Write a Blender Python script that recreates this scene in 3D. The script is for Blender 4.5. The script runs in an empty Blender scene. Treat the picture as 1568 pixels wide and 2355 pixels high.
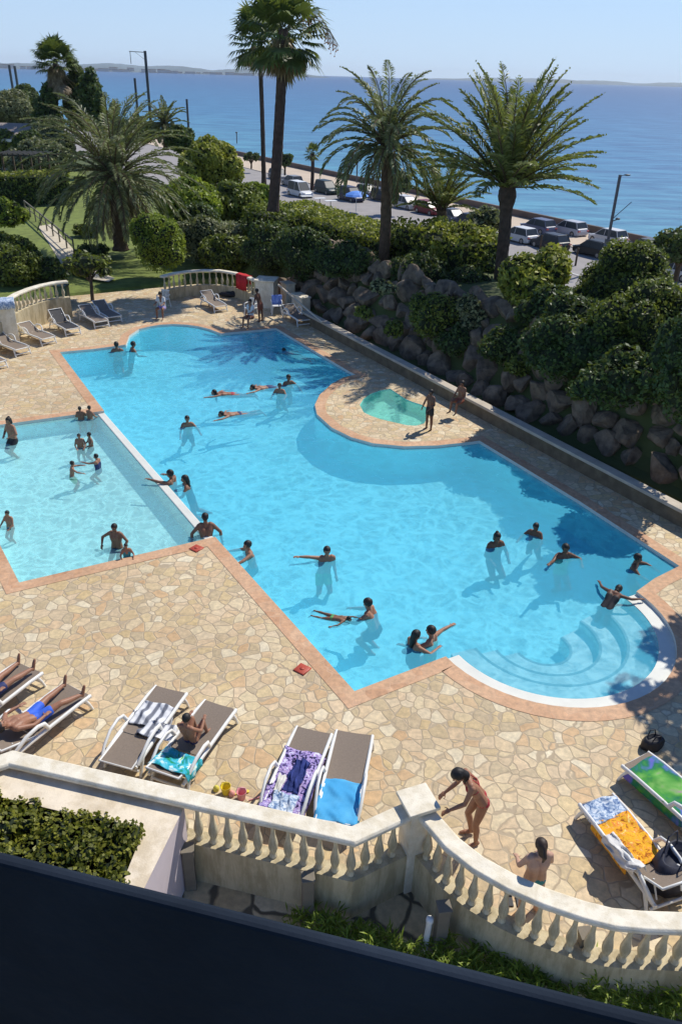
import bpy, bmesh, math, random
import numpy as np
from mathutils import Vector, Matrix, Euler
random.seed(7); RNG = np.random.default_rng(7)
SC = bpy.context.scene; COL = SC.collection
PI = math.pi
# ---------------------------------------------------------------- camera
CAMH = 10.5; FOC = 1800.0; PITCH = math.radians(29.2); ROLL = math.radians(1.7)
cd = bpy.data.cameras.new('camera'); cam = bpy.data.objects.new('camera', cd); COL.objects.link(cam)
cd.sensor_fit = 'VERTICAL'; cd.sensor_height = 36; cd.lens = 36*FOC/2355
cd.clip_start = .05; cd.clip_end = 40000
cam.location = (0, 0, CAMH)
cam.rotation_euler = (Matrix.Rotation(PI/2-PITCH, 3, 'X') @ Matrix.Rotation(ROLL, 3, 'Z')).to_euler()
SC.camera = cam
# ---------------------------------------------------------------- sky and sun
SUN_AZ = math.radians(46); SUN_EL = math.radians(50)          # azimuth counted from +X towards +Y
w = bpy.data.worlds.new('World'); SC.world = w; w.use_nodes = True
nt = w.node_tree; bg = nt.nodes['Background']
sky = nt.nodes.new('ShaderNodeTexSky'); sky.sky_type = 'NISHITA'; sky.sun_disc = False
sky.sun_elevation = SUN_EL; sky.sun_rotation = PI/2-SUN_AZ
sky.altitude = 0; sky.air_density = 1.0; sky.dust_density = 0.0; sky.ozone_density = 3.0
tm = nt.nodes.new('ShaderNodeMix'); tm.data_type = 'RGBA'; tm.blend_type = 'MULTIPLY'; tm.inputs[0].default_value = 1; tm.inputs[7].default_value = (.80, .95, 1.22, 1)
nt.links.new(sky.outputs[0], tm.inputs[6]); 
sgc = nt.nodes.new('ShaderNodeTexCoord'); sgs = nt.nodes.new('ShaderNodeSeparateXYZ'); nt.links.new(sgc.outputs['Generated'], sgs.inputs[0])
sgm = nt.nodes.new('ShaderNodeMapRange'); sgm.inputs[1].default_value = 0; sgm.inputs[2].default_value = .35; sgm.inputs[3].default_value = .85; sgm.inputs[4].default_value = .0; nt.links.new(sgs.outputs['Z'], sgm.inputs[0])
hm_ = nt.nodes.new('ShaderNodeMix'); hm_.data_type = 'RGBA'; hm_.inputs[7].default_value = (5.4, 7.2, 9.8, 1); nt.links.new(sgm.outputs[0], hm_.inputs[0]); nt.links.new(tm.outputs[2], hm_.inputs[6]); nt.links.new(hm_.outputs[2], bg.inputs[0]); bg.inputs[1].default_value = .10
sl = bpy.data.lights.new('sun', 'SUN'); sl.energy = 4.6; sl.angle = math.radians(.5); sl.color = (1, .95, .86)
sun = bpy.data.objects.new('sun', sl); COL.objects.link(sun)
sdir = Vector((math.cos(SUN_EL)*math.cos(SUN_AZ), math.cos(SUN_EL)*math.sin(SUN_AZ), math.sin(SUN_EL)))
sun.rotation_euler = sdir.to_track_quat('Z', 'Y').to_euler(); sun.location = (30, 30, 40)
SC.view_settings.view_transform = 'Standard'; SC.view_settings.look = 'None'
SC.view_settings.exposure = 0.0; SC.view_settings.gamma = 1
# ---------------------------------------------------------------- placing helpers
def ray(x, y):
    u = (x-784)/FOC; v = -(y-1177.5)/FOC; c, s = math.cos(ROLL), math.sin(ROLL)
    a = u*c-v*s; b = u*s+v*c
    return Vector((a, math.cos(PITCH)+b*math.sin(PITCH), -math.sin(PITCH)+b*math.cos(PITCH)))
def P(x, y, z=0.0):                                           # photo point on the level z
    r = ray(x, y); t = (z-CAMH)/r.z
    return Vector((0, 0, CAMH))+r*t
def R(x, y, Y):                                               # photo point at distance Y
    r = ray(x, y); return Vector((0, 0, CAMH))+r*(Y/r.y)
UX = Vector((.53, -.848, 0)); NX = Vector((.848, .53, 0))     # along the coast / towards the sea
def ST(s, t, z=0): return NX*s+UX*t+Vector((0, 0, z))
def sof(p): return p.x*NX.x+p.y*NX.y
def tof(p): return p.x*UX.x+p.y*UX.y
# ---------------------------------------------------------------- object helpers
def lin(r, g, b):
    f = lambda c: ((c/255)/12.92 if c/255 <= .04045 else (((c/255)+.055)/1.055)**2.4)
    return (f(r), f(g), f(b))
def tag(o, label=None, cat=None, group=None, kind=None):
    if label: o['label'] = label
    if cat: o['category'] = cat
    if group: o['group'] = group
    if kind: o['kind'] = kind
    return o
def link(name, me, mats, parent=None):
    o = bpy.data.objects.new(name, me); COL.objects.link(o)
    for m in (mats if isinstance(mats, (list, tuple)) else [mats]): me.materials.append(m)
    if parent: o.parent = parent
    return o
def thing(name, label, cat, loc=(0, 0, 0), rz=0, group=None):
    o = bpy.data.objects.new(name, None); COL.objects.link(o); o.empty_display_size = .2
    o.location = loc; o.rotation_euler = (0, 0, rz); return tag(o, label, cat, group)
def copy_tree(o, parent=None):
    c = o.copy(); COL.objects.link(c); c.parent = parent
    for ch in o.children: copy_tree(ch, c)
    return c
class MB:
    def __init__(s): s.v = []; s.f = []; s.m = []; s.sm = []; s.mi = 0; s.smooth = False
    def add(s, vs, fs, mi=None, smooth=None):
        n = len(s.v); s.v += [tuple(v) for v in vs]
        for f in fs:
            s.f.append(tuple(i+n for i in f)); s.m.append(s.mi if mi is None else mi); s.sm.append(s.smooth if smooth is None else smooth)
        return s
    def box(s, c, d, rz=0, mi=None, R3=None):
        M = R3 or Matrix.Rotation(rz, 3, 'Z'); c = Vector(c); vs = []
        for x in (-.5, .5):
            for y in (-.5, .5):
                for z in (-.5, .5): vs.append(c+M@Vector((x*d[0], y*d[1], z*d[2])))
        return s.add(vs, [(0, 1, 3, 2), (4, 6, 7, 5), (0, 4, 5, 1), (2, 3, 7, 6), (0, 2, 6, 4), (1, 5, 7, 3)], mi)
    def prism(s, pts, z0, z1, mi=None, bottom=True):          # pts counter-clockwise
        n = len(pts); vs = [(p[0], p[1], z0) for p in pts]+[(p[0], p[1], z1) for p in pts]
        fs = [(i, (i+1) % n, n+(i+1) % n, n+i) for i in range(n)]+[tuple(range(n, 2*n))]
        if bottom: fs.append(tuple(range(n-1, -1, -1)))
        return s.add(vs, fs, mi)
    def tube(s, pts, r, n=8, mi=None, cap=True, flat=1.0, smooth=True):
        pts = [Vector(p) for p in pts]; k = len(pts); rs = r if isinstance(r, (list, tuple)) else [r]*k
        vs = []; up = None
        for i, p in enumerate(pts):
            d = (pts[min(i+1, k-1)]-pts[max(i-1, 0)]).normalized()
            if up is None: up = Vector((0, 0, 1)) if abs(d.z) < .9 else Vector((1, 0, 0))
            a = d.cross(up).normalized(); b = a.cross(d).normalized(); up = b
            for j in range(n):
                t = 2*PI*j/n+PI/n; vs.append(p+(a*math.cos(t)+b*math.sin(t)*flat)*rs[i])
        fs = [(i*n+j, i*n+(j+1) % n, (i+1)*n+(j+1) % n, (i+1)*n+j) for i in range(k-1) for j in range(n)]
        s.add(vs, fs, mi, smooth)
        if cap: s.add([vs[j] for j in range(n)], [tuple(range(n-1, -1, -1))], mi); s.add(vs[-n:], [tuple(range(n))], mi)
        return s
    def lathe(s, prof, c=(0, 0, 0), n=12, mi=None, smooth=True):
        c = Vector(c); vs = [c+Vector((r*math.cos(2*PI*j/n), r*math.sin(2*PI*j/n), z)) for r, z in prof for j in range(n)]
        k = len(prof)
        fs = [(i*n+j, i*n+(j+1) % n, (i+1)*n+(j+1) % n, (i+1)*n+j) for i in range(k-1) for j in range(n)]
        s.add(vs, fs, mi, smooth)
        return s.add([vs[j] for j in range(n)]+vs[-n:], [tuple(range(n-1, -1, -1)), tuple(range(n, 2*n))], mi)
    def ball(s, c, r, nu=14, nv=9, mi=None, M=None):
        c = Vector(c); r = (r, r, r) if isinstance(r, (int, float)) else r; M = M or Matrix.Identity(3); vs = []
        vs.append(c+M@Vector((0, 0, r[2])))
        for i in range(1, nv):
            ph = PI*i/nv
            for j in range(nu):
                th = 2*PI*j/nu; vs.append(c+M@Vector((r[0]*math.sin(ph)*math.cos(th), r[1]*math.sin(ph)*math.sin(th), r[2]*math.cos(ph))))
        vs.append(c+M@Vector((0, 0, -r[2]))); e = len(vs)-1; fs = []
        for j in range(nu):
            k = (j+1) % nu; fs.append((0, 1+j, 1+k)); fs.append((e, e-nu+k, e-nu+j))
            for i in range(nv-2): fs.append((1+i*nu+j, 1+(i+1)*nu+j, 1+(i+1)*nu+k, 1+i*nu+k))
        return s.add(vs, fs, mi, True)
    def cap(s, a, ra, b, rb, mi=None, n=10):                  # tapered capsule
        a = Vector(a); b = Vector(b); s.ball(a, ra, n, 6, mi); s.ball(b, rb, n, 6, mi)
        return s.tube([a, b], [ra, rb], n, mi)
    def mesh(s, name):
        me = bpy.data.meshes.new(name); me.from_pydata(s.v, [], s.f)
        me.polygons.foreach_set('material_index', s.m); me.polygons.foreach_set('use_smooth', s.sm); me.update(); return me
    def build(s, name, mats, parent=None, bevel=0):
        o = link(name, s.mesh(name), mats, parent)
        if bevel:
            b = o.modifiers.new('bevel', 'BEVEL'); b.width = bevel; b.segments = 2; b.limit_method = 'ANGLE'
        return o
def fast(name, V, F, mats, parent=None, smooth=False, mi=None):    # numpy mesh, F is N x k
    me = bpy.data.meshes.new(name); V = np.asarray(V, np.float32); F = np.asarray(F, np.int32); k = F.shape[1]
    me.vertices.add(len(V)); me.vertices.foreach_set('co', V.ravel())
    me.loops.add(F.size); me.loops.foreach_set('vertex_index', F.ravel())
    me.polygons.add(len(F)); me.polygons.foreach_set('loop_start', np.arange(0, F.size, k, dtype=np.int32))
    me.polygons.foreach_set('loop_total', np.full(len(F), k, np.int32))
    me.polygons.foreach_set('use_smooth', np.full(len(F), smooth))
    if mi is not None: me.polygons.foreach_set('material_index', np.asarray(mi, np.int32))
    me.update(calc_edges=True); return link(name, me, mats, parent)
# ---------------------------------------------------------------- materials
def newmat(name):
    m = bpy.data.materials.new(name); m.use_nodes = True; n = m.node_tree; return m, n, n.nodes['Principled BSDF'], n.nodes['Material Output']
def N(nt, t, **k):
    n = nt.nodes.new(t)
    for a, b in k.items(): setattr(n, a, b)
    return n
def noise(nt, scale, detail=3, rough=.5, dist=0, co='Object', vec=None):
    n = N(nt, 'ShaderNodeTexNoise'); n.inputs['Scale'].default_value = scale; n.inputs['Detail'].default_value = detail
    n.inputs['Roughness'].default_value = rough; n.inputs['Distortion'].default_value = dist
    if vec is None:
        tc = N(nt, 'ShaderNodeTexCoord'); vec = tc.outputs[co]
    nt.links.new(vec, n.inputs['Vector']); return n
def ramp(nt, src, stops, interp='LINEAR'):
    r = N(nt, 'ShaderNodeValToRGB'); cr = r.color_ramp; cr.interpolation = interp
    while len(cr.elements) < len(stops): cr.elements.new(.5)
    for e, (p, c) in zip(cr.elements, stops): e.position = p; e.color = (*c, 1) if len(c) == 3 else c
    nt.links.new(src, r.inputs[0]); return r
def mixc(nt, a, b, f, mode='MIX'):
    m = N(nt, 'ShaderNodeMix', data_type='RGBA', blend_type=mode)
    for v, i in ((f, 0), (a, 6), (b, 7)):
        if isinstance(v, (int, float)): m.inputs[i].default_value = v
        elif isinstance(v, tuple): m.inputs[i].default_value = (*v, 1)
        else: nt.links.new(v, m.inputs[i])
    return m.outputs[2]
def bump(nt, bs, h, strength=.3, dist=.02):
    b = N(nt, 'ShaderNodeBump'); b.inputs['Strength'].default_value = strength; b.inputs['Distance'].default_value = dist
    nt.links.new(h, b.inputs['Height']); nt.links.new(b.outputs[0], bs.inputs['Normal'])
def mul(c, k): return tuple(min(1, x*k) for x in c)
def plain(name, c, rough=.6, var=.15, scale=6, bumps=0, metal=0, spec=.5, bscale=None, c2=None):
    m, nt, bs, out = newmat(name)
    n = noise(nt, scale, 5, .6); r = ramp(nt, n.outputs[0], [(.3, mul(c, 1-var)), (.7, c2 or mul(c, 1+var))])
    nt.links.new(r.outputs[0], bs.inputs['Base Color']); bs.inputs['Roughness'].default_value = rough
    bs.inputs['Metallic'].default_value = metal; bs.inputs['Specular IOR Level'].default_value = spec
    if bumps:
        n2 = noise(nt, bscale or scale*4, 4, .6); bump(nt, bs, n2.outputs[0], bumps, .02)
    return m
def leafmat(name, dark, light, trans=.35, rough=.5, scale=.6):
    m, nt, bs, out = newmat(name); g = N(nt, 'ShaderNodeNewGeometry')
    n = noise(nt, scale, 2, .5); ma = N(nt, 'ShaderNodeMath', operation='MULTIPLY_ADD')
    nt.links.new(g.outputs['Random Per Island'], ma.inputs[0]); ma.inputs[1].default_value = .6; nt.links.new(n.outputs[0], ma.inputs[2])
    mid = tuple((a+b)/2 for a, b in zip(dark, light))
    r = ramp(nt, ma.outputs[0], [(.35, dark), (.75, mid), (1, light)])
    nt.links.new(r.outputs[0], bs.inputs['Base Color']); bs.inputs['Roughness'].default_value = rough; bs.inputs['Specular IOR Level'].default_value = .3
    if trans:
        t = N(nt, 'ShaderNodeBsdfTranslucent'); nt.links.new(mixc(nt, r.outputs[0], (.5, .6, .05), .35), t.inputs[0])
        mx = N(nt, 'ShaderNodeMixShader'); mx.inputs[0].default_value = trans
        nt.links.new(bs.outputs[0], mx.inputs[1]); nt.links.new(t.outputs[0], mx.inputs[2]); nt.links.new(mx.outputs[0], out.inputs[0])
    return m
def weathered(name, c, rough=.8, k=.62, sc=(9, 9, 1.2)):
    m = plain(name, c, rough, .08, 4, .3, bscale=45); nt = m.node_tree; bs = nt.nodes['Principled BSDF']; src = bs.inputs['Base Color'].links[0].from_socket
    tc = N(nt, 'ShaderNodeTexCoord'); mp = N(nt, 'ShaderNodeMapping'); mp.inputs['Scale'].default_value = sc; nt.links.new(tc.outputs['Object'], mp.inputs[0])
    n = noise(nt, 1, 5, .7, .3, vec=mp.outputs[0]); r = ramp(nt, n.outputs[0], [(.40, (k, k*.94, k*.82)), (.58, (1, 1, 1))]); nt.links.new(mixc(nt, src, r.outputs[0], .75, 'MULTIPLY'), bs.inputs['Base Color']); return m
def stonemat(name, scale, cols, grout, gw=.05, bmp=.5, var=2.0, sq=1.0):
    m, nt, bs, out = newmat(name); tc = N(nt, 'ShaderNodeTexCoord')
    nz = noise(nt, 1.3, 3, .5, vec=tc.outputs['Object'])
    vm = N(nt, 'ShaderNodeVectorMath', operation='MULTIPLY_ADD'); nt.links.new(nz.outputs['Color'], vm.inputs[0])
    vm.inputs[1].default_value = (.35, .35, .35); nt.links.new(tc.outputs['Object'], vm.inputs[2])
    mp = N(nt, 'ShaderNodeMapping'); mp.inputs['Scale'].default_value = (1, sq, 1); mp.inputs['Rotation'].default_value = (0, 0, .5)
    nt.links.new(vm.outputs[0], mp.inputs[0])
    v = N(nt, 'ShaderNodeTexVoronoi', feature='F1'); v.inputs['Scale'].default_value = scale
    e = N(nt, 'ShaderNodeTexVoronoi', feature='DISTANCE_TO_EDGE'); e.inputs['Scale'].default_value = scale
    nt.links.new(mp.outputs[0], v.inputs['Vector']); nt.links.new(mp.outputs[0], e.inputs['Vector'])
    sep = N(nt, 'ShaderNodeSeparateColor'); nt.links.new(v.outputs['Color'], sep.inputs[0])
    k = len(cols); rr = ramp(nt, sep.outputs[0], [(i/max(1, k-1), c) for i, c in enumerate(cols)])
    n2 = noise(nt, 9, 5, .65, vec=tc.outputs['Object'])
    nr = ramp(nt, n2.outputs[0], [(.3, (.72, .72, .72)), (.7, (1.15, 1.12, 1.05))])
    c = mixc(nt, rr.outputs[0], nr.outputs[0], 1.0, 'MULTIPLY')
    n3 = noise(nt, .35, 4, .6, vec=tc.outputs['Object']); nr3 = ramp(nt, n3.outputs[0], [(.35, (.82, .76, .68)), (.65, (1.05, 1.03, 1))])
    c = mixc(nt, c, nr3.outputs[0], .8, 'MULTIPLY')
    n4 = noise(nt, 5, 3, .6, vec=tc.outputs['Object'])
    add = N(nt, 'ShaderNodeMath', operation='MULTIPLY_ADD'); nt.links.new(n4.outputs[0], add.inputs[0]); add.inputs[1].default_value = gw*1.2; add.inputs[2].default_value = -gw*.5
    sub = N(nt, 'ShaderNodeMath', operation='SUBTRACT'); nt.links.new(e.outputs[0], sub.inputs[0]); nt.links.new(add.outputs[0], sub.inputs[1])
    gm = ramp(nt, sub.outputs[0], [(gw*.35, (0, 0, 0)), (gw*1.1, (1, 1, 1))])
    c = mixc(nt, grout, c, gm.outputs[0])
    nt.links.new(c, bs.inputs['Base Color']); bs.inputs['Roughness'].default_value = .75
    hm = N(nt, 'ShaderNodeMath', operation='MULTIPLY_ADD'); nt.links.new(n2.outputs[0], hm.inputs[0]); hm.inputs[1].default_value = .35; nt.links.new(gm.outputs[0], hm.inputs[2])
    bump(nt, bs, hm.outputs[0], bmp, .015)
    return m
def watermat(name, tint, cscale=1.4, lo=.72, rough=.04, bs_=.35, refl=.9, body=(.1, .6, .8), bf=.25):
    m, nt, bs, out = newmat(name); nt.nodes.remove(bs); tc = N(nt, 'ShaderNodeTexCoord')
    nz = noise(nt, 1.1, 2, .5, vec=tc.outputs['Object']); vm = N(nt, 'ShaderNodeVectorMath', operation='MULTIPLY_ADD')
    nt.links.new(nz.outputs['Color'], vm.inputs[0]); vm.inputs[1].default_value = (1.3, 1.3, 1.3); nt.links.new(tc.outputs['Object'], vm.inputs[2])
    # caustic web of wave-focused light, painted into the transparent tint
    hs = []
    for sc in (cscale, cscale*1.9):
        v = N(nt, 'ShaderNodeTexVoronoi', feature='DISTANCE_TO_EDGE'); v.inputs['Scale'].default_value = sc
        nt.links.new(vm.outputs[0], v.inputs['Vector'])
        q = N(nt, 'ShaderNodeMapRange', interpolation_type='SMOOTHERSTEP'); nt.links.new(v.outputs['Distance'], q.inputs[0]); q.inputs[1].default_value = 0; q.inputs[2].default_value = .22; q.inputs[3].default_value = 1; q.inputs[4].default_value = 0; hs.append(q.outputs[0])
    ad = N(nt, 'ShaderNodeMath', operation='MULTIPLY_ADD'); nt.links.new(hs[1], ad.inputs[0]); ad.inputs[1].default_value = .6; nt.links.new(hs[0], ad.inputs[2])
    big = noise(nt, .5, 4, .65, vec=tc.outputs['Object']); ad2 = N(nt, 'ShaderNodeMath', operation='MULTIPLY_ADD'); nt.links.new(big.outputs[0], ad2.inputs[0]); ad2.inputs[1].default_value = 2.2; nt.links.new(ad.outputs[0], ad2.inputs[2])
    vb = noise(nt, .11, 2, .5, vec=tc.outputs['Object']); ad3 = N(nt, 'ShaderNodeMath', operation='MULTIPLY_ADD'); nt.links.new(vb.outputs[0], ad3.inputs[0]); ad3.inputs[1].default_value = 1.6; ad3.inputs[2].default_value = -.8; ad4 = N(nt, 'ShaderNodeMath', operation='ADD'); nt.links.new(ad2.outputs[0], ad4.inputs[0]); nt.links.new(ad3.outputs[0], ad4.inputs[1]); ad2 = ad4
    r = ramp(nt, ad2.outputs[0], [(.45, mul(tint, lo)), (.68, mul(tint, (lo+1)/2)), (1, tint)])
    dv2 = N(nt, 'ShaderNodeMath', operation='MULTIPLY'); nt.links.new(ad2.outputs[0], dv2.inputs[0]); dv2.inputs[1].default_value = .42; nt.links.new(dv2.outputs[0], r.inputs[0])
    tr = N(nt, 'ShaderNodeBsdfTransparent'); nt.links.new(r.outputs[0], tr.inputs[0])
    gl = N(nt, 'ShaderNodeBsdfGlossy'); gl.inputs['Roughness'].default_value = rough; gl.inputs[0].default_value = (refl, refl, refl, 1)
    fr = N(nt, 'ShaderNodeFresnel'); fr.inputs[0].default_value = 1.33
    wv = noise(nt, 2.6, 4, .55, .6, vec=tc.outputs['Object']); b = N(nt, 'ShaderNodeBump'); b.inputs['Strength'].default_value = bs_; b.inputs['Distance'].default_value = .08
    nt.links.new(wv.outputs[0], b.inputs['Height']); nt.links.new(b.outputs[0], gl.inputs['Normal']); nt.links.new(b.outputs[0], fr.inputs['Normal'])
    df = N(nt, 'ShaderNodeBsdfDiffuse'); df.inputs[0].default_value = (*body, 1); tb_ = N(nt, 'ShaderNodeMixShader'); tb_.inputs[0].default_value = bf; nt.links.new(tr.outputs[0], tb_.inputs[1]); nt.links.new(df.outputs[0], tb_.inputs[2])
    mx = N(nt, 'ShaderNodeMixShader'); nt.links.new(fr.outputs[0], mx.inputs[0]); nt.links.new(tb_.outputs[0], mx.inputs[1]); nt.links.new(gl.outputs[0], mx.inputs[2])
    nt.links.new(mx.outputs[0], out.inputs[0]); return m
M = {}
M['deck'] = stonemat('crazy_paving', 3.95, [lin(206, 184, 144), lin(220, 204, 172), lin(206, 174, 134), lin(226, 216, 190), lin(210, 188, 144), lin(194, 178, 148), lin(220, 198, 166)], lin(174, 156, 128), .05, .5, var=3)
M['terrace'] = stonemat('lower_flagstones', 1.7, [lin(205, 192, 162), lin(186, 172, 140), lin(214, 204, 176)], lin(92, 86, 72), .06)
M['edge'] = stonemat('terracotta_edging', 3.2, [lin(206, 164, 130), lin(212, 176, 144), lin(200, 156, 122)], lin(198, 160, 128), .02, .2)
M['liner'] = plain('pool_liner', (.27, .82, .93), .5, .06, 2)
M['liner_deep'] = plain('pool_liner_deep', (.05, .38, .66), .5, .06, 2)
M['liner_shallow'] = plain('shallow_pool_liner', (.46, .82, .86), .5, .05, 2)
M['liner_teal'] = plain('teal_pool_liner', (.38, .82, .74), .5, .1, 2)
M['step_line'] = plain('step_edge_tiles', (.16, .32, .36), .6, .1, 3)
M['steps'] = plain('pool_step_tiles', (.50, .74, .76), .5, .08, 3)
M['rim'] = plain('white_pool_rim', lin(214, 214, 204), .6, .06, 3)
M['water'] = watermat('pool_water', (.93, .99, 1.0), 1.9, .68, body=(.13, .66, .90), bf=.41)
M['water2'] = watermat('shallow_water', (.95, 1, .98), 2.4, .68, body=(.38, .82, .90), bf=.32)
M['water3'] = watermat('teal_water', (.85, 1, .95), 2.2, .8, body=(.25, .66, .60), bf=.35)
M['cast'] = weathered('cast_stone', lin(234, 225, 204), .75, .78, (3, 3, 2))
M['baluster'] = weathered('weathered_shaded_cast_stone', lin(214, 202, 170), .8, .6, (9, 9, 3))  # stain streaks over a base darkened for the balusters' shaded side
M['render'] = weathered('cream_render', lin(198, 184, 150), .85, .6, (5, 5, .9))
M['planter'] = weathered('pale_concrete', lin(230, 215, 190), .85, .75, (2, 2, 2))
M['lilac'] = plain('lilac_render', lin(205, 192, 194), .85, .04, 3, .1, bscale=60)
M['greypost'] = plain('grey_post', lin(120, 112, 98), .8, .12, 6, .2)
M['coping'] = plain('weathered_coping', lin(190, 178, 160), .8, .15, 2.5, .3, bscale=30)
M['wall_brown'] = plain('dark_brown_wall', lin(110, 98, 78), .9, .3, 3, .4, bscale=20)  # mottled dark brown over the whole wall face
M['boulder'] = plain('boulder_stone', lin(108, 94, 80), .9, .45, 2.6, 1.0, bscale=7, c2=lin(150, 132, 110))
M['soil'] = plain('garden_soil', (.055, .045, .03), .95, .4, 2, .6)
M['grass'] = plain('lawn_grass', (.15, .19, .035), .9, .35, 2, .5, bscale=30)
M['rail'] = plain('navy_railing_paint', (.018, .025, .037), .9, .4, 2.5, .1, bscale=40, spec=.05)
M['white'] = plain('white_plastic', (.78, .77, .72), .4, .04, 5)
M['sling'] = plain('taupe_mesh_fabric', lin(128, 114, 100), .8, .1, 30, .2, bscale=200)
M['dgrey'] = plain('dark_rubber', (.03, .03, .03), .7, .3, 8)
M['asphalt'] = plain('asphalt', lin(150, 145, 142), .9, .12, .5, .2)
M['promenade'] = plain('promenade_paving', lin(196, 178, 156), .9, .08, .4)
M['sand'] = plain('beach_sand', lin(190, 176, 156), .95, .1, .3)
M['metal'] = plain('galvanised_mast', lin(82, 86, 92), .5, .15, 2, metal=.3)
M['trunk'] = plain('palm_trunk', lin(96, 78, 62), .95, .4, 5, 1, bscale=14)
M['trunkd'] = plain('dark_palm_trunk', lin(78, 64, 56), .95, .35, 5, 1, bscale=12)
M['bark'] = plain('bark', lin(86, 72, 58), .95, .3, 6, .8)
M['lf_date'] = leafmat('date_palm_leaf', (.045, .065, .016), (.26, .28, .09), .25)
M['lf_date2'] = leafmat('grey_date_palm_leaf', (.045, .065, .03), (.25, .27, .13), .22)
M['lf_fan'] = leafmat('fan_palm_leaf', (.02, .045, .015), (.13, .18, .05), .2)
M['lf_dead'] = leafmat('dry_palm_leaf', (.16, .11, .06), (.42, .32, .2), .25)
M['lf_hedge'] = leafmat('hedge_leaf', (.03, .055, .012), (.21, .25, .045), .25)
M['lf_yel'] = leafmat('yellow_green_leaf', (.09, .12, .018), (.42, .42, .07), .3)
M['lf_dark'] = leafmat('dark_leaf', (.02, .045, .016), (.10, .15, .04), .2)
M['lf_bright'] = leafmat('bright_leaf', (.08, .13, .015), (.30, .38, .05), .35)
M['lf_olive'] = leafmat('olive_leaf', (.07, .085, .045), (.30, .31, .16), .2)
M['lf_yel2'] = leafmat('olive_yellow_leaf', (.04, .055, .008), (.24, .24, .03), .25, scale=2)
M['core'] = plain('shaded_foliage_core', (.02, .03, .012), 1, .3, 4)  # shade inside the foliage put into a near-black green
# ================================================================ GROUND, SEA, DECK, POOL
from mathutils.geometry import tessellate_polygon
def smooth01(a, b, x): t = np.clip((x-a)/(b-a), 0, 1); return t*t*(3-2*t)
def land(s, t):
    z = np.where(s < 18.9, 0.0, 2.5*smooth01(19.0, 21.5, s))
    z = z+.25*np.sin(s*.7+t*.31)*smooth01(20, 24, s)*(1-smooth01(30, 36, s))
    z = z-(6.6)*smooth01(27, 40, s)
    deckzone = (1-smooth01(18.6, 18.9, s))*smooth01(-43.5, -41.5, t)
    gard = (1-smooth01(-46, -41, t))
    z = z*(1-gard)+gard*(.05+.3*smooth01(-45, -60, t)*0+.25*(1-smooth01(-52, -45, t))-(4.35)*smooth01(27, 40, s))
    z = z*(1-deckzone)+deckzone*(-2.7)
    z = np.where(s > 71, -4.1-.9*smooth01(71, 71.6, s)-3*smooth01(72, 79, s), z)
    return z
ss = np.unique(np.concatenate([np.linspace(-160, -30, 30), np.linspace(-30, 16, 30), np.linspace(17, 30, 40), np.linspace(30, 71, 40), [71.3, 71.6, 72], np.linspace(72.5, 84, 14)]))
tt = np.unique(np.concatenate([np.linspace(-240, -70, 60), np.linspace(-70, -48, 20), np.linspace(-47, -40, 20), np.linspace(-39, 30, 60), np.linspace(35, 140, 30)]))
S_, T_ = np.meshgrid(ss, tt, indexing='ij'); Z_ = land(S_, T_)
X_ = S_*NX.x+T_*UX.x; Y_ = S_*NX.y+T_*UX.y
# keep the land below the pool deck and the lower terrace
near = (Y_ < 12) & (S_ < 40); Z_ = np.where(near & (S_ < 18.9), -2.7, Z_)
V = np.stack([X_, Y_, Z_], -1).reshape(-1, 3); a, b_ = S_.shape
I = np.arange(a*b_).reshape(a, b_); F = np.stack([I[:-1, :-1], I[1:, :-1], I[1:, 1:], I[:-1, 1:]], -1).reshape(-1, 4)
gm, gnt, gbs, go = newmat('garden_ground')
gn = noise(gnt, .25, 5, .6); gr = ramp(gnt, gn.outputs[0], [(.35, (.05, .075, .018)), (.6, (.09, .11, .035)), (.8, (.14, .12, .07))]); gnt.links.new(gr.outputs[0], gbs.inputs['Base Color']); gbs.inputs['Roughness'].default_value = .95
gs = S_[:-1, :-1].ravel(); gt = T_[:-1, :-1].ravel()
mi = np.where(gs >= 71.5, 2, np.where(gs > 41, 1, np.where((gt < -42) & (gs < 24), 3, 0)))
tag(fast('ground', V, F, [gm, M['asphalt'], M['sand'], M['grass']], mi=mi, smooth=False), kind='structure')
def sheet(name, pts, mats, z=None, kind='structure', holes=()):
    loops = [[Vector((p[0], p[1], p[2] if z is None else z)) for p in l] for l in [pts]+list(holes)]
    tris = tessellate_polygon(loops); vs = [v for l in loops for v in l]; m = MB()
    fs = []
    for t in tris:
        n = (vs[t[1]]-vs[t[0]]).cross(vs[t[2]]-vs[t[0]])
        if n.length > 1e-9: fs.append(t if n.z > 0 else (t[0], t[2], t[1]))
    m.add(vs, fs); o = m.build(name, mats)
    return tag(o, kind=kind) if kind else o
# road furniture of the sea front: pavement, dark low wall, lane marking
def strip(name, s0, s1, t0, t1, z, mat):
    return sheet(name, [ST(s0, t0, z), ST(s0, t1, z), ST(s1, t1, z), ST(s1, t0, z)], mat)
strip('pavement', 62.5, 70.6, -230, 130, -3.98, M['promenade'])
m = MB(); m.box(ST(62.4, -50, -4.04), (.25, 360, .16), rz=math.atan2(UX.y, UX.x)-PI/2); tag(m.build('kerb', M['coping']), kind='structure')
for s0 in (46.0, 53.5): strip('road_marking', s0, s0+.14, -230, 130, -4.082, M['white'])
m = MB(); m.box(ST(70.7, -50, -3.65), (.35, 360, .8), rz=math.atan2(UX.y, UX.x)-PI/2)
tag(m.build('sea_wall', plain('dark_sea_wall', lin(110, 96, 88), .9, .2, .5)), 'low brownish wall running between the seafront pavement and the sea', 'wall')
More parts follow.
